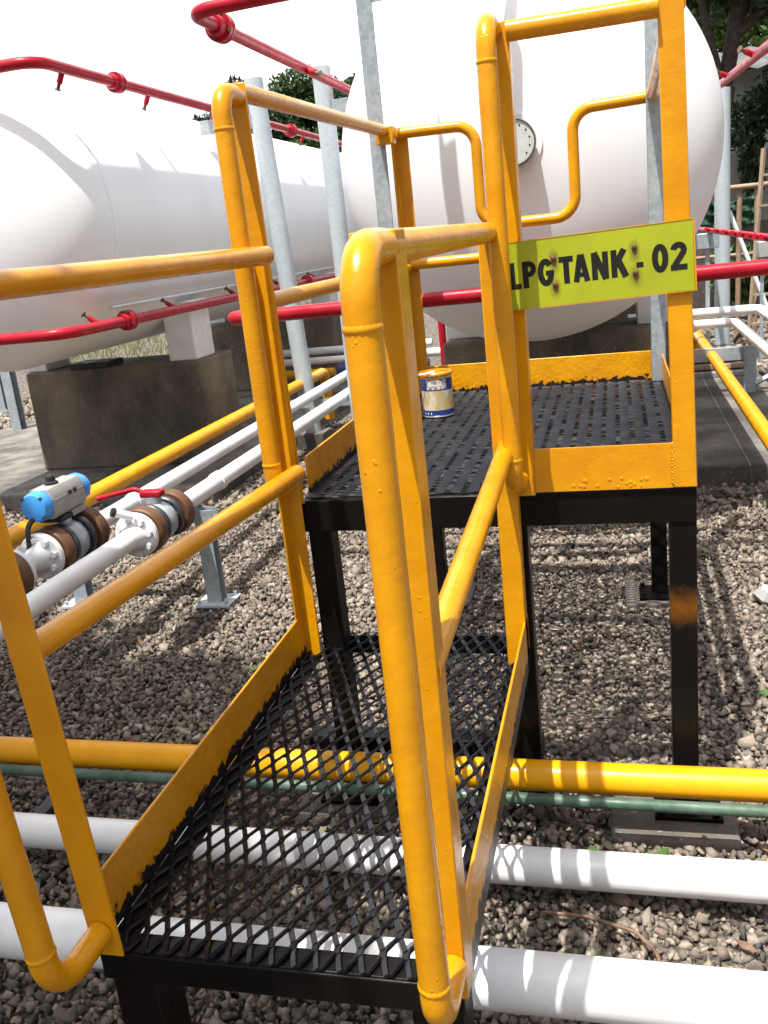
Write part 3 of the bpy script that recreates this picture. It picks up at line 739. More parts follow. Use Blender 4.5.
for px_, gl in ((-0.86, "dark steel pipe support on the gravel left of the step"), (2.35, "dark steel pipe support on the gravel right of the platform")):
    t = thing("pipe_support", gl, "pipe support", (px_, -0.25, 0))
    for y in (-0.88, -0.04):
        m = MB(); m.angle((px_, y), 1, 1, -0.01, 0.13, 0.04, 0.005); build(m, "leg", M_valve, t)
    m = MB(); m.bx(px_, px_ + 0.04, -0.9, 0.02, 0.022, 0.036); build(m, "crossbar", M_valve, t)

# ------------------------------------------------------------------ valve pipes on the left
Z0 = 0.5
XW1, XW2, XY = -1.305, -1.032, -1.585
pipe("process_pipe", [(XY, -1.9, 0.1), (XY, -1.9, Z0 + .01), (XY, 5.25, Z0), (XY, 5.25, 0.1)], 0.042, M_yelpipe, "yellow pipe beside the two white valve pipes, farthest from the step", rad=0.09)
w1 = pipe("process_pipe", [(XW1, -1.9, 0.1), (XW1, -1.9, Z0), (XW1, 6.15, Z0), (XW1 + .4, 6.15, Z0)], 0.037, M_white, "white pipe carrying the blue capped actuator valve", rad=0.1)
w2 = pipe("process_pipe", [(XW2, -1.9, 0.1), (XW2, -1.9, Z0), (XW2, 6.0, Z0), (XW2 + .4, 6.0, Z0)], 0.039, M_white, "white pipe carrying the valve with a red lever, nearest the step", rad=0.1)
def collar(x, y, r, mat, parent, w=0.03):
    m = MB(); m.lathe([(r, -w), (r + .007, -w + .006), (r + .007, w - .006), (r, w)], (x, y, Z0), (0, 1, 0), 22); build(m, "coupling", mat, parent)
collar(XW1, 1.42, 0.036, M_white, w1); collar(XW2, 1.72, 0.038, M_white, w2); collar(XW1, 3.1, 0.036, M_white, w1)

def flange(x, y, w, R, mat, parent, name="flange", bmat=None, bev=0.006):
    m = MB(); m.lathe([(R - bev, -w / 2), (R, -w / 2 + bev), (R, w / 2 - bev), (R - bev, w / 2)], (x, y, Z0), (0, 1, 0), 36)
    f = build(m, name, mat, parent)
    if bmat:
        for k in range(8):
            a = 0.2 + 2 * PI * k / 8; bolt_at((x + R * .76 * math.cos(a), y - w / 2, Z0 + R * .76 * math.sin(a)), (0, 1, 0), 0.02, 0.013, bmat, f)
    return f
def valve(name, x, y0, label, near=True):
    t = thing(name, label, "valve", (x, y0, Z0))
    flange(x, y0, 0.028, 0.089, M_white, t, "pipe_flange", M_white)
    m = MB(); m.lathe([(0.038, -0.085), (0.043, -0.06), (0.060, -0.014)], (x, y0, Z0), (0, 1, 0), 28); build(m, "weld_neck", M_white, t)
    flange(x, y0 + 0.055, 0.060, 0.096, M_brown, t, "flange_cover")
    flange(x, y0 + 0.115, 0.026, 0.088, M_valve, t, "valve_flange", M_valve)
    m = MB(); m.lathe([(0.06, -0.05), (0.078, -0.03), (0.084, 0.0), (0.078, 0.03), (0.06, 0.05)], (x, y0 + 0.175, Z0), (0, 1, 0), 30)
    m.cyl((x, y0 + 0.175, Z0 + 0.06), (x, y0 + 0.175, Z0 + 0.105), 0.03, 18); build(m, "valve_body", M_galv, t)
    flange(x, y0 + 0.235, 0.026, 0.088, M_valve, t, "valve_flange", M_valve)
    flange(x, y0 + 0.30, 0.060, 0.096, M_brown, t, "flange_cover")
    return t
v1 = valve("actuated_valve", XW1, 0.70, "flanged valve topped by a grey actuator with blue end caps")
v2 = valve("ball_valve", XW2, 0.925, "flanged ball valve with a red lever handle")
# extra pair of flanges nearer on the actuator line
ft = thing("flange_pair", "rust brown flange joint partly hidden behind the left yellow post", "pipe flange", (XW1, 0.42, Z0))
flange(XW1, 0.425, 0.03, 0.088, M_valve, ft, "pipe_flange", M_valve); flange(XW1, 0.475, 0.060, 0.096, M_brown, ft, "flange_cover")
flange(XW1, 0.525, 0.028, 0.086, M_white, ft, "pipe_flange", M_white)
# actuator
ay0, ay1, az = 0.755, 0.975, 0.683
m = MB()
prof = [(q * .92, z * .92) for q, z in [(-0.058, -0.045), (-0.045, -0.062), (0.045, -0.062), (0.058, -0.045), (0.058, 0.03), (0.038, 0.062), (-0.038, 0.062), (-0.058, 0.03)]]
vs = [(XW1 + a, y, az + b) for y in (ay0, ay1) for a, b in prof]; n = len(prof)
m.add(vs, [tuple(range(n)), tuple(reversed(range(n, 2 * n)))] + [((i + 1) % n, i, i + n, (i + 1) % n + n) for i in range(n)])
for zz in (-0.03, -0.01, 0.012): m.bx(XW1 + 0.0525, XW1 + 0.0560, ay0 + .01, ay1 - .01, az + zz, az + zz + 0.004)
act = build(m, "actuator", M_alu, v1, bevel=0.003)
for y, d in ((ay0, -1), (ay1, 1)):
    m = MB(); m.lathe([(0.056, 0.001), (0.058, 0.012), (0.057, 0.036), (0.050, 0.050), (0.03, 0.055), (0.005, 0.055)], (XW1, y, az), (0, d, 0), 30); build(m, "end_cap", M_blue, act)
    for k in range(4):
        a = PI / 4 + k * PI / 2; bolt_at((XW1 + .049 * math.cos(a), y + d * .040, az + .049 * math.sin(a)), (0, 1, 0), 0.011, 0.007, M_valve, act, "cap_screw")
m = MB(); m.lathe([(0.026, 0), (0.026, 0.008), (0.018, 0.012), (0.018, 0.03), (0.012, 0.036)], (XW1, 0.845, az + 0.057), (0, 0, 1), 18); build(m, "position_knob", M_rubber, act)
m = MB(); m.bx(XW1 - 0.035, XW1 + 0.035, 0.89, 0.985, Z0 + 0.095, az - 0.062); build(m, "bracket", M_alu, act, bevel=0.003)
m = MB(); m.bx(XW1 - 0.05, XW1 + 0.05, 0.79, 0.875, Z0 + 0.100, az - 0.062); build(m, "solenoid", M_rubber, act, bevel=0.006)
for k in range(2): bolt_at((XW1 + 0.057, 0.865 + k * 0.035, az + 0.018), (1, 0, 0), 0.005, 0.010, M_rubber, act, "air_port")
m = MB(); m.tube(fillet([(XW1 + 0.02, 0.79, Z0 + 0.13), (XW1 - 0.02, 0.68, Z0 + 0.15), (XW1 - 0.02, 0.66, Z0 + 0.02), (XW1 + 0.0, 0.62, Z0 - 0.06)], 0.05), 0.010, 10); build(m, "cable", M_rubber, act)
# lever
m = MB(); m.bx(XW2 - 0.05, XW2 + 0.045, 1.075, 1.125, Z0 + 0.105, Z0 + 0.133); lv = build(m, "lever_hub", M_red, v2, bevel=0.008)
m = MB(); m.tube(fillet([(XW2 - 0.03, 1.10, Z0 + 0.120), (XW2 - 0.075, 1.095, Z0 + 0.140), (XW2 - 0.225, 1.075, Z0 + 0.112)], 0.03), 0.010, 12); m.lathe([(0.006, -0.014), (0.013, -0.008), (0.013, 0.008), (0.006, 0.014)], (XW2 - 0.225, 1.075, Z0 + 0.112), (1, 0.3, 0.2), 14); build(m, "lever", M_red, lv)
m = MB(); m.cyl((XW2 + 0.015, 0.89, Z0 + 0.085), (XW2 - 0.03, 0.85, Z0 + 0.115), 0.017, 12); build(m, "drain_stub", M_white, v2)
m = MB(); m.cyl((XW2 - 0.03, 0.85, Z0 + 0.115), (XW2 - 0.04, 0.841, Z0 + 0.1216), 0.018, 12); build(m, "stub_plug", M_rubber, v2)

# galvanised pipe stands
def stand(y, label):
    t = thing("pipe_stand", label, "pipe stand", (-1.32, y, 0), "galvanised stands under the valve pipes")
    m = MB(); m.bx(-1.72, -0.93, y - 0.03, y + 0.03, 0.398, 0.404); m.bx(-1.72, -0.93, y - 0.03, y - 0.024, 0.404, 0.452); m.bx(-1.72, -0.93, y + 0.024, y + 0.03, 0.404, 0.452); build(m, "crossbar", M_galv, t)
    for x in (-1.66, -0.985):
        m = MB(); m.bx(x - 0.035, x - 0.029, y - 0.03, y + 0.03, 0.012, 0.398); m.bx(x - 0.029, x + 0.035, y - 0.03, y - 0.024, 0.012, 0.398); m.bx(x - 0.029, x + 0.035, y + 0.024, y + 0.03, 0.012, 0.398); l = build(m, "leg", M_galv, t, bevel=0.001)
        m = MB(); m.bx(x - 0.085, x + 0.085, y - 0.075, y + 0.075, 0.012, 0.022)
        for sx in (-.065, .065):
            for sy in (-.055, .055): m.cyl((x + sx, y + sy, 0.02), (x + sx, y + sy, 0.042), 0.009, 6)
        build(m, "base_plate", M_galvp, l, smooth=False)
    return t
stand(1.42, "galvanised pipe stand with a bolted base plate just beyond the red lever valve")
stand(4.15, "galvanised pipe stand far back, framed between the near yellow posts")

# header pipes at the far end
pipe("header_pipe", [(-2.6, 6.55, 0.53), (-0.9, 6.55, 0.53)], 0.035, M_white, "upper white pipe crossing behind the end of the valve pipes")
pipe("header_pipe", [(-2.6, 6.42, 0.45), (-0.9, 6.42, 0.45)], 0.035, M_white, "lower white pipe crossing behind the end of the valve pipes")
pipe("header_pipe", [(-2.5, 6.3, 0.35), (-1.82, 6.3, 0.35)], 0.04, M_yelpipe, "short yellow pipe piece low behind the end of the valve pipes")
pipe("header_pipe", [(-1.78, 6.3, 0.36), (-0.9, 6.3, 0.36)], 0.055, M_navy, "dark blue pipe low behind the end of the valve pipes")

# ------------------------------------------------------------------ red spray pipes
def nozzle_bits(x, y, z, d, parent, tip=True):
    d = Vector(d).normalized(); p = Vector((x, y, z)); 
    m = MB(); m.cyl(p + d * 0.02, p + d * 0.075, 0.016, 12); nz = build(m, "nozzle", M_red, parent)
    if not tip: return
    m = MB(); m.cyl(p + d * 0.074, p + d * 0.105, 0.010, 10); m.lathe([(0.006, 0.103), (0.018, 0.108), (0.018, 0.113), (0.006, 0.115)], p, d, 12); build(m, "nozzle_tip", M_brass, nz)
def coupling(p, d, parent, R=0.058, w=0.05):
    m = MB(); m.lathe([(0.036, -w - .02), (0.042, -w), (0.043, -0.028), (R, -0.026), (R, -0.004), (0.045, -0.003), (0.045, 0.003), (R, 0.004), (R, 0.026), (0.043, 0.028), (0.042, w), (0.036, w + .02)], p, d, 26); c = build(m, "flange_joint", M_red, parent)
    dd = Vector(d).normalized()
    for k in range(4):
        a = 0.4 + k * PI / 2; up = Vector((0, 0, 1)) if abs(dd.z) < .9 else Vector((1, 0, 0)); A = (up - dd * up.dot(dd)).normalized(); B = dd.cross(A)
        c0 = Vector(p) + (A * math.cos(a) + B * math.sin(a)) * (R - .010); bolt_at(c0, dd, 0.036, 0.008, M_brass, c, "joint_bolt")
def spray(label, pts, r=0.030, rad=0.12, joints=(), nozzles=(), loc=None, tip=True):
    t = thing("spray_pipe", label, "spray pipe", loc or pts[0], "red spray pipes round the tanks")
    m = MB(); m.tube(fillet(pts, rad, 9), r, 20); build(m, "pipe", M_red, t)
    for p, d in joints: coupling(p, d, t)
    for p, d in nozzles: nozzle_bits(*p, d, t, tip)
    return t
XU, ZU = -2.0, 2.535
spray("red spray pipe along the upper flank of the left tank", [(-3.6, 2.43, 2.545), (XU, 2.43, 2.545), (XU, 8.9, ZU)],
      joints=[((XU, 3.25, 2.543), (0, 1, 0)), ((XU, 6.4, ZU), (0, 1, 0))], nozzles=[((XU, y, 2.54), (-.5, 0.1, -.8)) for y in (2.68, 3.66, 4.7, 5.7, 6.8, 7.8)])
XL_, ZL = -1.95, 1.212
spray("red spray pipe along the lower flank of the left tank", [(-3.6, 2.16, 1.205), (XL_, 2.16, 1.205), (XL_, 8.9, ZL)],
      joints=[((XL_, 2.80, 1.208), (0, 1, 0)), ((XL_, 6.2, ZL), (0, 1, 0))], nozzles=[((XL_, y, 1.21), (-.75, -.15, .62)) for y in (2.50, 3.45, 4.5, 5.5, 6.5, 7.5)])
dl = spray("red spray pipe arching high over the near end of the dial tank", [(-0.74, 7.9, 2.39), (-0.74, 1.50, 2.40), (1.56, 1.50, 2.44), (1.56, 1.50, 2.14), (1.56, 7.9, 2.41)], r=0.026, rad=0.09,
      joints=[((-0.74, 1.80, 2.40), (0, 1, 0))], nozzles=[((-0.74, y, 2.39), (.5, -.2, -.2)) for y in (2.9, 4.2, 5.5)] + [((1.56, y, 2.14 + .0424 * (y - 1.5)), (-.75, -.5, .3)) for y in (3.55, 4.75)])
m = MB(); m.tube([(0.27, 1.5, 2.43), (0.27, 1.5, 2.62), (0.27, 1.5, 2.66), (0.27, 1.5, 3.25), (0.27, 1.5, 3.29), (0.27, 1.5, 5.0)], [0.03, 0.03, 0.06, 0.06, 0.026, 0.026], 18); build(m, "riser", M_red, dl)  # unseen riser, added and thickened to cast a shadow streak on the tank end
XRt = 1.60
spray("dull red spray pipe with many nozzles low along the right flank of the dial tank", [(XRt, 8.0, 1.290), (XRt, 2.2, 1.300)], r=0.022,
      nozzles=[((XRt, y, 1.294), (-.6, -.7, .15)) for y in (3.3, 3.55, 3.85, 4.2, 4.6, 5.1, 5.7, 6.4)], tip=False)
t = thing("water_pipe", "bright red water pipe running level in front of the dial tank at sign height", "pipe", (-0.83, 1.68, 1.24))
m = MB(); m.tube(fillet([(-0.83, 1.83, 1.236), (-0.83, 1.68, 1.236), (3.2, 1.68, 1.262)], 0.045, 8), 0.030, 22, dome='start'); build(m, "pipe", M_red, t)
m = MB(); m.lathe([(0.03, -0.035), (0.037, -0.03), (0.037, 0.03), (0.03, 0.035)], (-0.02, 1.68, 1.2413), (1, 0, 0.006), 22); build(m, "coupling", M_red, t)
m = MB(); m.tube([(2.6, 1.68, 0.0), (2.6, 1.68, 1.25)], 0.03, 16); build(m, "riser", M_red, t)
pipe("hydrant_pipe", [(-0.44, 4.6, -0.02), (-0.44, 4.6, 1.02), (-0.44, 5.4, 1.02)], 0.026, M_red, "thin dark red upright pipe behind the paint can at the tank side", rad=0.06)

# ------------------------------------------------------------------ round posts that carry the spray pipes
def round_post(x, y, h, r, label, arm=None, lean=0.0):
    t = thing("pipe_post", label, "post", (x, y, 0), "round posts carrying the spray pipes")
    m = MB(); m.cyl((x + lean, y, -0.01), (x - lean * .3, y, h), r, 22); build(m, "shaft", M_galvp, t)
    m = MB(); m.bx(x + lean - 0.11, x + lean + 0.11, y - 0.11, y + 0.11, 0.0, 0.124); build(m, "base", M_foot, t, bevel=0.005)
    if arm:
        dx, z, w = arm
        m = MB(); a, b = sorted((x + dx * (r + 0.002), x + dx * (r + w))); m.bx(a, b, y - 0.05, y - 0.044, z - 0.10, z); m.bx(a, b, y - 0.044, y + 0.05, z - 0.006, z); build(m, "bracket", M_galv, t, bevel=0.001)
    return t
round_post(-1.62, 4.62, 2.69, 0.066, "pale round post rising behind the left yellow post, beside the valve pipes", (-1, 2.46, 0.40), lean=0.09)
round_post(-0.92, 3.85, 2.56, 0.058, "pale round post between the two tanks, holding a bracket under the high red pipe", (1, 2.36, 0.21))
round_post(1.854, 8.0, 2.56, 0.075, "pale round post right of the dial tank beside the yellow front post", (-1, 2.46, 0.3))
for i, (x, y, l) in enumerate(((-4.905, 5.65, "grey post beyond the left tank, nearer of the pair seen below its belly"), (-6.24, 7.27, "grey post beyond the left tank, farther of the pair seen below its belly"))):
    t = thing("channel_post", l, "post", (x, y, 0)); m = MB(); m.bx(x - .05, x - .042, y - .05, y + .05, 0.01, 2.5); m.bx(x - .042, x + .05, y - .05, y - .042, 0.01, 2.5); m.bx(x - .042, x + .05, y + .042, y + .05, 0.01, 2.5); build(m, "shaft", M_galv, t)
    m = MB(); m.bx(x - .11, x + .11, y - .11, y + .11, 0.0, 0.012); build(m, "base_plate", M_galvp, t)

# ------------------------------------------------------------------ right hand pipes and frame
pipe("process_pipe", [(1.495, 6.6, 0.05), (1.495, 6.6, 0.405), (1.495, 1.2, 0.395), (1.495, 1.2, 0.0)], 0.040, M_yelpipe, "yellow pipe sloping away right of the platform toward the tank pad", rad=0.08)
pipe("process_pipe", [(0.9, 6.08, 0.55), (1.755, 6.08, 0.55), (1.755, 1.6, 0.55), (1.755, 1.6, 0.0)], 0.038, M_white, "white pipe bending toward the camera right of the tank pad, nearer bend", rad=0.12)
pipe("process_pipe", [(0.9, 6.5, 0.60), (2.00, 6.5, 0.60), (2.00, 1.4, 0.58), (2.00, 1.4, 0.0)], 0.042, M_white, "white pipe bending toward the camera right of the tank pad, farther bend", rad=0.12)
t = thing("pipe_rack", "grey steel angle frame carrying the white and yellow pipes right of the platform", "pipe frame", (1.7, 5.3, 0.11))
m = MB(); m.bx(1.2, 2.6, 5.25, 5.257, 0.36, 0.455); m.bx(1.2, 2.6, 5.257, 5.31, 0.448, 0.455); build(m, "beam", M_galv, t)
for x in (1.23, 1.72, 2.5):
    m = MB(); m.angle((x, 5.245), 1, -1, 0.0 if x > 1.95 else 0.11, 0.45, 0.09, 0.006, 0.05); build(m, "leg", M_galv, t)
m = MB(); m.tube([(1.80, 5.21, 0.18), (2.25, 5.21, 0.42)], 0.02, 4); build(m, "brace", M_galv, t)
t = thing("sheet_stack", "low stack of pale sheets lying on the pad behind the right yellow post", "sheets", (1.5, 6.3, 0.11))
for k in range(3):
    m = MB(); m.bx(1.2 + .02 * k, 1.9, 6.0 + .1 * k, 6.9, 0.112 + k * 0.05, 0.150 + k * 0.05); build(m, "sheet", M_wood if k == 1 else M_wall, t, bevel=0.004)

# ------------------------------------------------------------------ yard behind, right
t = thing("pipe_fence", "weathered tube fence rail crossing the yard behind the right round post", "fence", (2.4, 9.0, 0))
m = MB(); m.cyl((1.0, 9.0, 1.66), (4.6, 9.0, 1.64), 0.028, 10); build(m, "rail", M_rustpole, t)
m = MB(); m.cyl((1.0, 9.05, 0.95), (4.6, 9.05, 0.93), 0.02, 10); build(m, "rail", M_rustpole, t)
for x in (1.45, 2.12, 2.30, 3.1, 4.0):
    m = MB(); m.cyl((x, 9.03, 0), (x + .02, 9.03, 1.65), 0.028, 10); build(m, "post", M_rustpole, t)
o = pipe("leaning_pole", [(1.93, 8.1, 1.42), (2.45, 8.0, 0.0)], 0.022, M_white, "thin white pole leaning across the fence behind the right round post", "pole")
pipe("bent_branch", [(2.02, 8.6, 0.02), (2.25, 8.6, 0.35), (2.42, 8.7, 1.0), (2.52, 8.75, 1.5)], 0.018, M_bark, "dark bent branch propped on the fence", "branch", rad=0.3)
t = thing("step_ladder", "pale timber step ladder standing by the tube fence at the right edge", "ladder", (2.35, 8.5, 0))
for x0_, x1_ in ((2.16, 2.32), (2.44, 2.42)):
    m = MB(); m.tube([(x0_, 8.45, 0.0), (x1_, 8.62, 2.0)], 0.025, 4); build(m, "stile", M_wood, t)
for k in range(6):
    f = 0.12 + k * 0.15; m = MB(); m.bx(2.16 + .16 * f - .01, 2.44 - .02 * f + .01, 8.43 + .17 * f, 8.49 + .17 * f, 2 * f - .012, 2 * f + .012); build(m, "rung", M_wood, t)
t = thing("junction_box", "small grey steel box on a thin stand beside the right round post", "junction box", (1.58, 6.6, 0))
m = MB(); m.bx(1.50, 1.68, 6.56, 6.66, 1.14, 1.27); build(m, "housing", M_galv, t, bevel=0.006)
m = MB(); m.angle((1.57, 6.6), 1, 1, 0, 1.14, 0.035, 0.005); build(m, "stand", M_galv, t)
t = thing("equipment_box", "small pale grey box on posts at the right edge by the red water pipe", "equipment box", (2.2, 7.4, 0))
m = MB(); m.bx(2.1, 2.36, 7.3, 7.5, 0.98, 1.13); build(m, "housing", M_alu, t, bevel=0.01)
for x in (2.13, 2.31):
    m = MB(); m.bx(x, x + .03, 7.38, 7.41, 0, 0.98); build(m, "leg", M_galv, t)
# green shade net: a rippled sheet
vs = []; fs = []; NX, NZ = 26, 10
for j in range(NZ):
    for i in range(NX):
        x = 1.75 + 0.62 * i / (NX - 1); z = 1.22 + 0.34 * j / (NZ - 1) - 0.05 * math.sin(PI * i / (NX - 1)) * (j / (NZ - 1)); vs.append((x, 9.6 + 0.05 * math.sin(i * 1.1) + 0.03 * math.sin(j * 1.7 + i * .4), z))
for j in range(NZ - 1):
    for i in range(NX - 1): fs.append((j * NX + i, j * NX + i + 1, (j + 1) * NX + i + 1, (j + 1) * NX + i))
m = MB(); m.add(vs, fs); o = build(m, "shade_net", M_net); so_ = o.modifiers.new("thick", 'SOLIDIFY'); so_.thickness = 0.008
tag(o, "dark green netting hung behind the tube fence", "net")
# yard wall and shed
t = thing("yard_wall", "low grey block wall with a wire fence on top behind the tube fence", "wall", (5, 14, 0))
m = MB(); m.bx(1.2, 14, 14.0, 14.2, 1.2, 2.25); build(m, "wall", M_wall, t)
m = MB(); m.bx(1.2, 14, 14.02, 14.2, -0.05, 1.195); build(m, "plinth", M_plinth, t)
for k in range(16):
    m = MB(); m.cyl((1.3 + k * .8, 14.1, 2.25), (1.3 + k * .8, 14.1, 2.95), 0.025, 8); build(m, "fence_post", M_galv, t)
m = MB(); m.cyl((1.2, 14.1, 2.9), (14, 14.1, 2.9), 0.016, 6); m.cyl((1.2, 14.1, 2.6), (14, 14.1, 2.6), 0.01, 6); build(m, "fence_wire", M_galv, t)
t = thing("shed", "grey roofed shed half hidden by trees behind the right round post", "shed", (5.5, 20, 0))
m = MB(); m.bx(2.9, 11, 19.8, 24, 0, 4.08); build(m, "wall", M_wall, t)
vs = []; fs = []
NXr = 90
for i in range(NXr):
    x = 2.6 + 8.8 * i / (NXr - 1); w = 0.03 * math.sin(i * PI / 2)
    vs += [(x, 19.2, 4.05 + w), (x, 22.0, 4.80 + w), (x, 24.6, 4.05 + w)]
for i in range(NXr - 1):
    a = i * 3; fs += [(a, a + 3, a + 4, a + 1), (a + 1, a + 4, a + 5, a + 2)]
m = MB(); m.add(vs, fs); r_ = build(m, "roof", M_roof, t); q = r_.modifiers.new("thick", 'SOLIDIFY'); q.thickness = 0.03

# ------------------------------------------------------------------ trees
def leaves(name, clumps, n, size, mat, parent, loc, flat=0.0):
    cl = np.array(clumps, float); vol = cl[:, 3] * cl[:, 4] * cl[:, 5]; pr = vol ** 0.75; pr /= pr.sum()
    idx = rng.choice(len(cl), n, p=pr); d = rng.normal(size=(n, 3)); d /= np.linalg.norm(d, axis=1, keepdims=True)
    rr = rng.uniform(0.25, 1, (n, 1)) ** (1 / 2.2) * (1 + rng.normal(0, .07, (n, 1)))
    c = cl[idx, :3] + d * rr * cl[idx, 3:6]
    a = rng.normal(size=(n, 3)); a[:, 2] -= 0.3; a /= np.linalg.norm(a, axis=1, keepdims=True)
    b = rng.normal(size=(n, 3)); b -= a * (a * b).sum(1, keepdims=True); b /= np.linalg.norm(b, axis=1, keepdims=True)
    s = size * np.exp(rng.normal(0, .3, (n, 1)))
    nn = np.cross(a, b)
    v = np.stack([c - a * s, c - b * s * .36 + nn * s * .08, c + a * s, c + b * s * .36 + nn * s * .08], 1) - np.array(loc)[None, None]
    f = np.arange(n * 4)
    tint = np.clip(rng.normal(.45, .25, n) + (idx % 3 - 1) * 0.15, 0, 1); tint = np.stack([tint] * 3 + [np.ones(n)], 1)
    o = np_mesh(name, v.reshape(-1, 3), f, 4, mat, np.repeat(tint, 4, 0)); o.parent = parent; return o
def blob(c, r, k, spread=0.75, rs=(0.35, 0.6)):
    out = []
    for _ in range(k):
        d = rng.normal(size=3); d /= np.linalg.norm(d); q = rng.uniform(.3, 1) ** .5 * spread; s = rng.uniform(*rs)
        out.append((c[0] + d[0] * r[0] * q, c[1] + d[1] * r[1] * q, c[2] + d[2] * r[2] * q, r[0] * s, r[1] * s, r[2] * s * .85))
    return out
def tree(name, base, trunk, limbs, clumps, n, size, mat, label, cat="tree", group=None):
    t = thing(name, label, cat, base, group)
    m = MB(); 
    P = [Vector(p) for p in trunk]; r0 = limbs[0]
    m.tube(fillet(trunk, 0.5, 4) if len(trunk) > 2 else trunk, [r0 * (1 - 0.5 * i / max(1, len(fillet(trunk, .5, 4) if len(trunk) > 2 else trunk) - 1)) for i in range(len(fillet(trunk, .5, 4) if len(trunk) > 2 else trunk))], 10)
    build(m, "trunk", M_bark, t)
    if len(limbs) > 1:
        m = MB()
        for a, b, r in limbs[1:]:
            mid = (Vector(a) + Vector(b)) / 2 + Vector((random.uniform(-.15, .15), random.uniform(-.15, .15), random.uniform(.0, .2)))
            m.tube([a, mid, b], [r, r * .7, r * .35], 8)
        build(m, "limbs", M_bark, t)
    leaves("crown", clumps, n, size, mat, t, base)
    return t
# background right
tree("broadleaf_tree", (2.05, 12, 0), [(2.02, 12, 0), (2.12, 12, 1.8), (2.30, 12, 3.0), (2.52, 12, 4.2)],
     [0.19, ((2.28, 12, 2.9), (1.9, 11.6, 4.4), 0.07), ((2.42, 12, 3.6), (3.6, 11.9, 4.5), 0.08), ((2.2, 12, 2.3), (1.5, 12.3, 4.3), 0.06), ((2.5, 12, 4.1), (2.9, 12.2, 5.4), 0.07)],
     blob((3.0, 12, 5.3), (2.4, 1.6, 1.4), 30) + [(3.0, 11.8, 4.0, .6, .5, .35), (3.5, 11.9, 3.95, .7, .5, .5), (3.2, 11.6, 4.4, .8, .6, .5), (2.0, 11.7, 4.35, .35, .4, .25), (2.7, 11.8, 4.25, .5, .5, .3), (1.75, 12, 4.6, .4, .4, .3)],
     34000, 0.062, M_leafd, "dark leaning broadleaf tree at the top right behind the dial tank", group="trees behind the tanks")
tree("broadleaf_tree", (3.6, 13.2, 0), [(3.6, 13.2, 0), (3.65, 13.2, 1.5)], [0.1, ((3.6, 13.2, 1.0), (3.0, 13.1, 2.6), 0.05), ((3.6, 13.2, 1.0), (4.3, 13.2, 2.7), 0.05)],
     blob((3.6, 13.1, 2.75), (1.1, .5, .62), 18) + blob((4.8, 13.1, 2.6), (0.9, .5, .8), 8) + blob((2.75, 13.2, 2.2), (.35, .3, .8), 6), 20000, 0.055, M_leafd, "dense dark tree below the shed roof at the right edge", group="trees behind the tanks")
tree("broadleaf_tree", (3.4, 26, 0), [(3.4, 26, 0), (3.4, 26, 3)], [0.2, ((3.4, 26, 2.5), (2.8, 26, 5), .1), ((3.4, 26, 2.5), (4.6, 26, 5.4), .1)],
     blob((4.2, 26, 6.6), (2.6, 1.4, 1.9), 24), 16000, 0.12, M_leafl, "bright green tree beyond the shed roof", group="trees behind the tanks")
tree("shrub", (2.5, 11, 0), [(2.5, 11, 0), (2.5, 11, 0.4)], [0.03], blob((2.5, 11, 0.55), (.7, .4, .5), 10, rs=(.3, .5)), 2600, 0.06, M_leafm, "green shrub low behind the tube fence", "shrub")
tree("broadleaf_tree", (6.5, 17, 0), [(6.5, 17, 0), (6.5, 17, 2)], [0.16], blob((6.2, 17, 3.4), (2.0, 1.0, 1.7), 14), 6000, 0.14, M_leafd, "dark bushy tree behind the yard wall", group="trees behind the tanks")
# background left, above the tank
for k, (x, y, z, rx, rz, mat, lab) in enumerate((
        (-12.2, 31, 5.6, 1.9, 1.9, M_leafd, "dark tree top left of the left round post above the tank"),
        (-9.6, 32, 5.9, 1.9, 1.7, M_leafm, "mid green tree top between the two round posts above the tank"),
        (-7.7, 33, 6.1, 1.3, 1.5, M_leafm, "green tree top right of the second round post"),
        (-9.9, 28, 3.9, 2.6, 1.4, M_leafl, "light green lower trees just above the tank top"),
        (-14.6, 34, 4.3, 2.2, 1.8, M_leafm, "green tree mostly hidden behind the left tank"))):
    tree("broadleaf_tree", (x, y, 0), [(x, y, 0), (x + .2, y, z)], [0.22, ((x, y, z - 2), (x - 1, y, z), .1), ((x, y, z - 2), (x + 1, y, z + .4), .1)],
         blob((x, y, z), (rx, 1.2, rz), 26, 0.85, (.2, .45)), 14000, 0.10, mat, lab, group="trees behind the tanks")
# unseen tree, added so its shade falls over the step's left side
tree("broadleaf_tree", (-4.3, -4.2, 0), [(-4.3, -4.2, 0), (-4.1, -3.9, 2.2), (-3.4, -3.3, 4.2)],
     [0.16, ((-4.0, -3.8, 2.6), (-2.0, -2.4, 4.8), 0.07), ((-3.8, -3.6, 3.2), (-1.6, -3.3, 5.0), 0.06), ((-3.5, -3.4, 4.0), (-3.2, -1.6, 5.2), 0.06)],
     [(-2.22 + 1.3 * math.cos(a) * q, -2.58 + 1.4 * math.sin(a) * q, 5.0 + random.uniform(-.4, .4), .75, .8, .5) for a, q in [(i * 0.9, .55 + .45 * (i % 3) / 2) for i in range(22)]],
     26000, 0.085, M_leafm, "unseen leafy tree added beside the step to shade the left gravel", group=None)

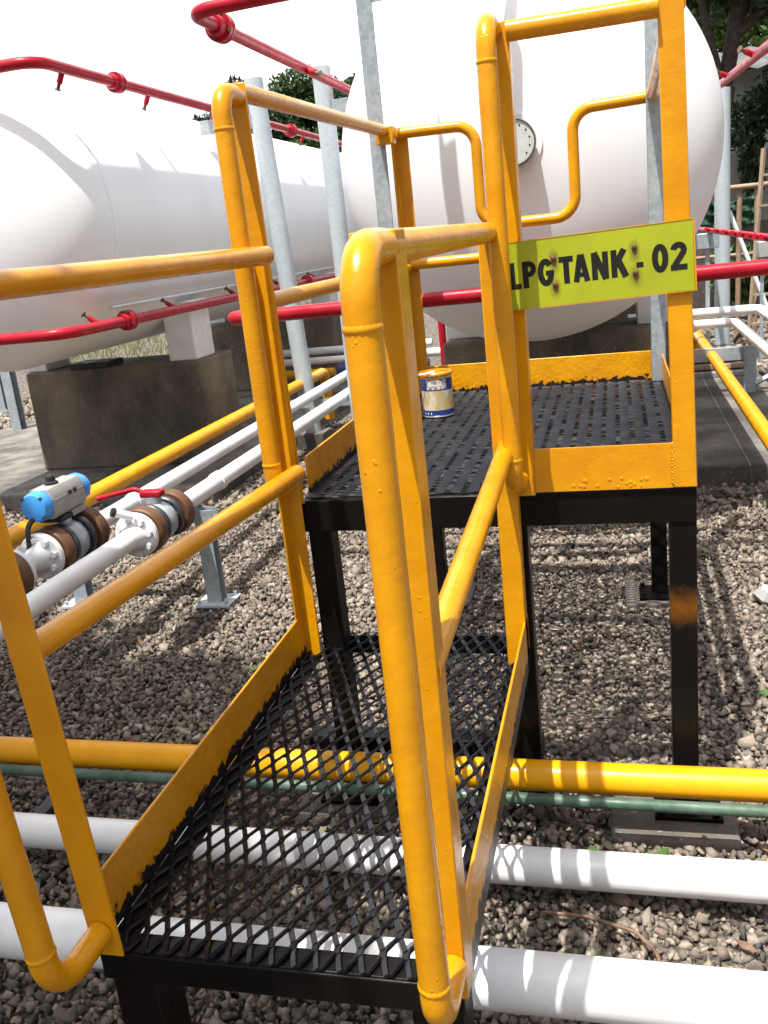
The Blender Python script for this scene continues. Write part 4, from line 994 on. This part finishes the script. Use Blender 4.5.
# ------------------------------------------------------------------ grass, weeds, litter
def grass():
    n = 12000; x = rng.uniform(-18, -5.5, n); y = rng.uniform(12.0, 24, n); h = rng.uniform(.05, .16, n); a = rng.uniform(0, 2 * PI, n)
    dx, dy = np.cos(a) * .012, np.sin(a) * .012; lx, ly = rng.normal(0, .04, n), rng.normal(0, .04, n)
    v = np.stack([np.stack([x - dx, y - dy, np.full(n, -.01)], 1), np.stack([x + dx, y + dy, np.full(n, -.01)], 1), np.stack([x + lx, y + ly, h], 1)], 1)
    t = rng.uniform(0, 1, n); t = np.stack([t] * 3 + [np.ones(n)], 1)
    return np_mesh("grass", v.reshape(-1, 3), np.arange(n * 3), 3, M_grass, np.repeat(t, 3, 0))
kind(grass(), 'stuff')
def weed(x, y, s, label):
    m = MB()
    n = random.randint(10, 15); vs = []; fs = []
    for k in range(n):
        a = k * 2.4 + random.random(); l = s * random.uniform(.22, .8); d = Vector((math.cos(a), math.sin(a), 0)); w = Vector((-d.y, d.x, 0)) * l * .34
        b = Vector((x, y, 0.012)); mid = b + d * l * .55 + Vector((0, 0, l * .5)); tip = b + d * l + Vector((0, 0, l * .35)); o = len(vs)
        vs += [b, mid + w, tip, mid - w]; fs.append((o, o + 1, o + 2, o + 3))
    m.add(vs, fs); o = build(m, "weed", M_weed, smooth=False, loc=(x, y, 0))
    ca = o.data.attributes.new("tint", 'FLOAT_COLOR', 'POINT'); ca.data.foreach_set('color', np.repeat(np.stack([rng.uniform(0, 1, n)] * 3 + [np.ones(n)], 1), 4, 0).astype(np.float32).ravel())
    tag(o, label, "weed", "weeds in the gravel")
for w in ((0.86, -0.205, .05, "bright weed sprig by the footing between the yellow and slim white pipes"), (0.70, -0.195, .035, "small weed near the left corner of the footing"),
          (0.72, -0.56, .045, "weed sprig in the gravel between the two white pipes, left of the dry leaf tip"), (0.86, -0.62, .04, "weed sprig right of the dry leaf between the white pipes"),
          (0.80, -0.70, .035, "weed sprig close behind the thick white pipe"), (1.22, 0.62, .04, "weed right of the right front leg"),
          (-0.55, 0.75, .04, "tiny weed on the gravel left of the step"), (0.44, -0.70, .05, "weed under the mesh at the right front of the step"), (-0.46, 1.48, .03, "tiny weed near the pipe stand foot"), (1.15, 1.9, .04, "weed at the edge of the shade right of the platform")): weed(*w)
m = MB(); m.tube(fillet([(0.60, -0.43, 0.03), (0.70, -0.44, 0.035), (0.80, -0.475, 0.035), (0.845, -0.53, 0.03), (0.84, -0.59, 0.028)], 0.05, 5), 0.0042, 7); tag(build(m, "dry_stalk", M_twig), "curled reddish dry stalk lying between the two white ground pipes", "dry stalk")
m = MB(); m.tube([(0.60, 0.93, 0.03), (0.66, 1.0, 0.035), (0.70, 1.09, 0.03)], [.003, .006, .003], 6); tag(build(m, "dry_twig", M_twig), "short brown twig on the gravel under the deck", "twig")
m = MB(); vs = []
for k in range(40):
    a = k * 2.399; q = math.sqrt(k / 40)
m.lathe([(0.005, 0.0), (0.05, 0.004), (0.058, 0.02), (0.036, 0.05), (0.01, 0.058)], (1.335, 1.43, 0.0), (0.25, -0.2, 1), 6); o = build(m, "pale_rock", M_wall, smooth=False); tag(o, "pale white rock lying on the gravel at the right edge", "rock")

# scattered dead leaves
def litter():
    n = 70; x = rng.uniform(-1.6, 2.0, n); y = rng.uniform(-0.9, 2.4, n); a = rng.uniform(0, 2 * PI, n); l = rng.uniform(.012, .03, n); z = rng.uniform(.014, .022, n)
    d = np.stack([np.cos(a), np.sin(a), rng.normal(0, .3, n)], 1) * l[:, None]; w = np.stack([-np.sin(a), np.cos(a), rng.normal(0, .4, n)], 1) * (l * .4)[:, None]; c = np.stack([x, y, z], 1)
    v = np.stack([c - d, c - w, c + d, c + w], 1)
    return np_mesh("dead_leaves", v.reshape(-1, 3), np.arange(n * 4), 4, M_twig)
kind(litter(), 'stuff')
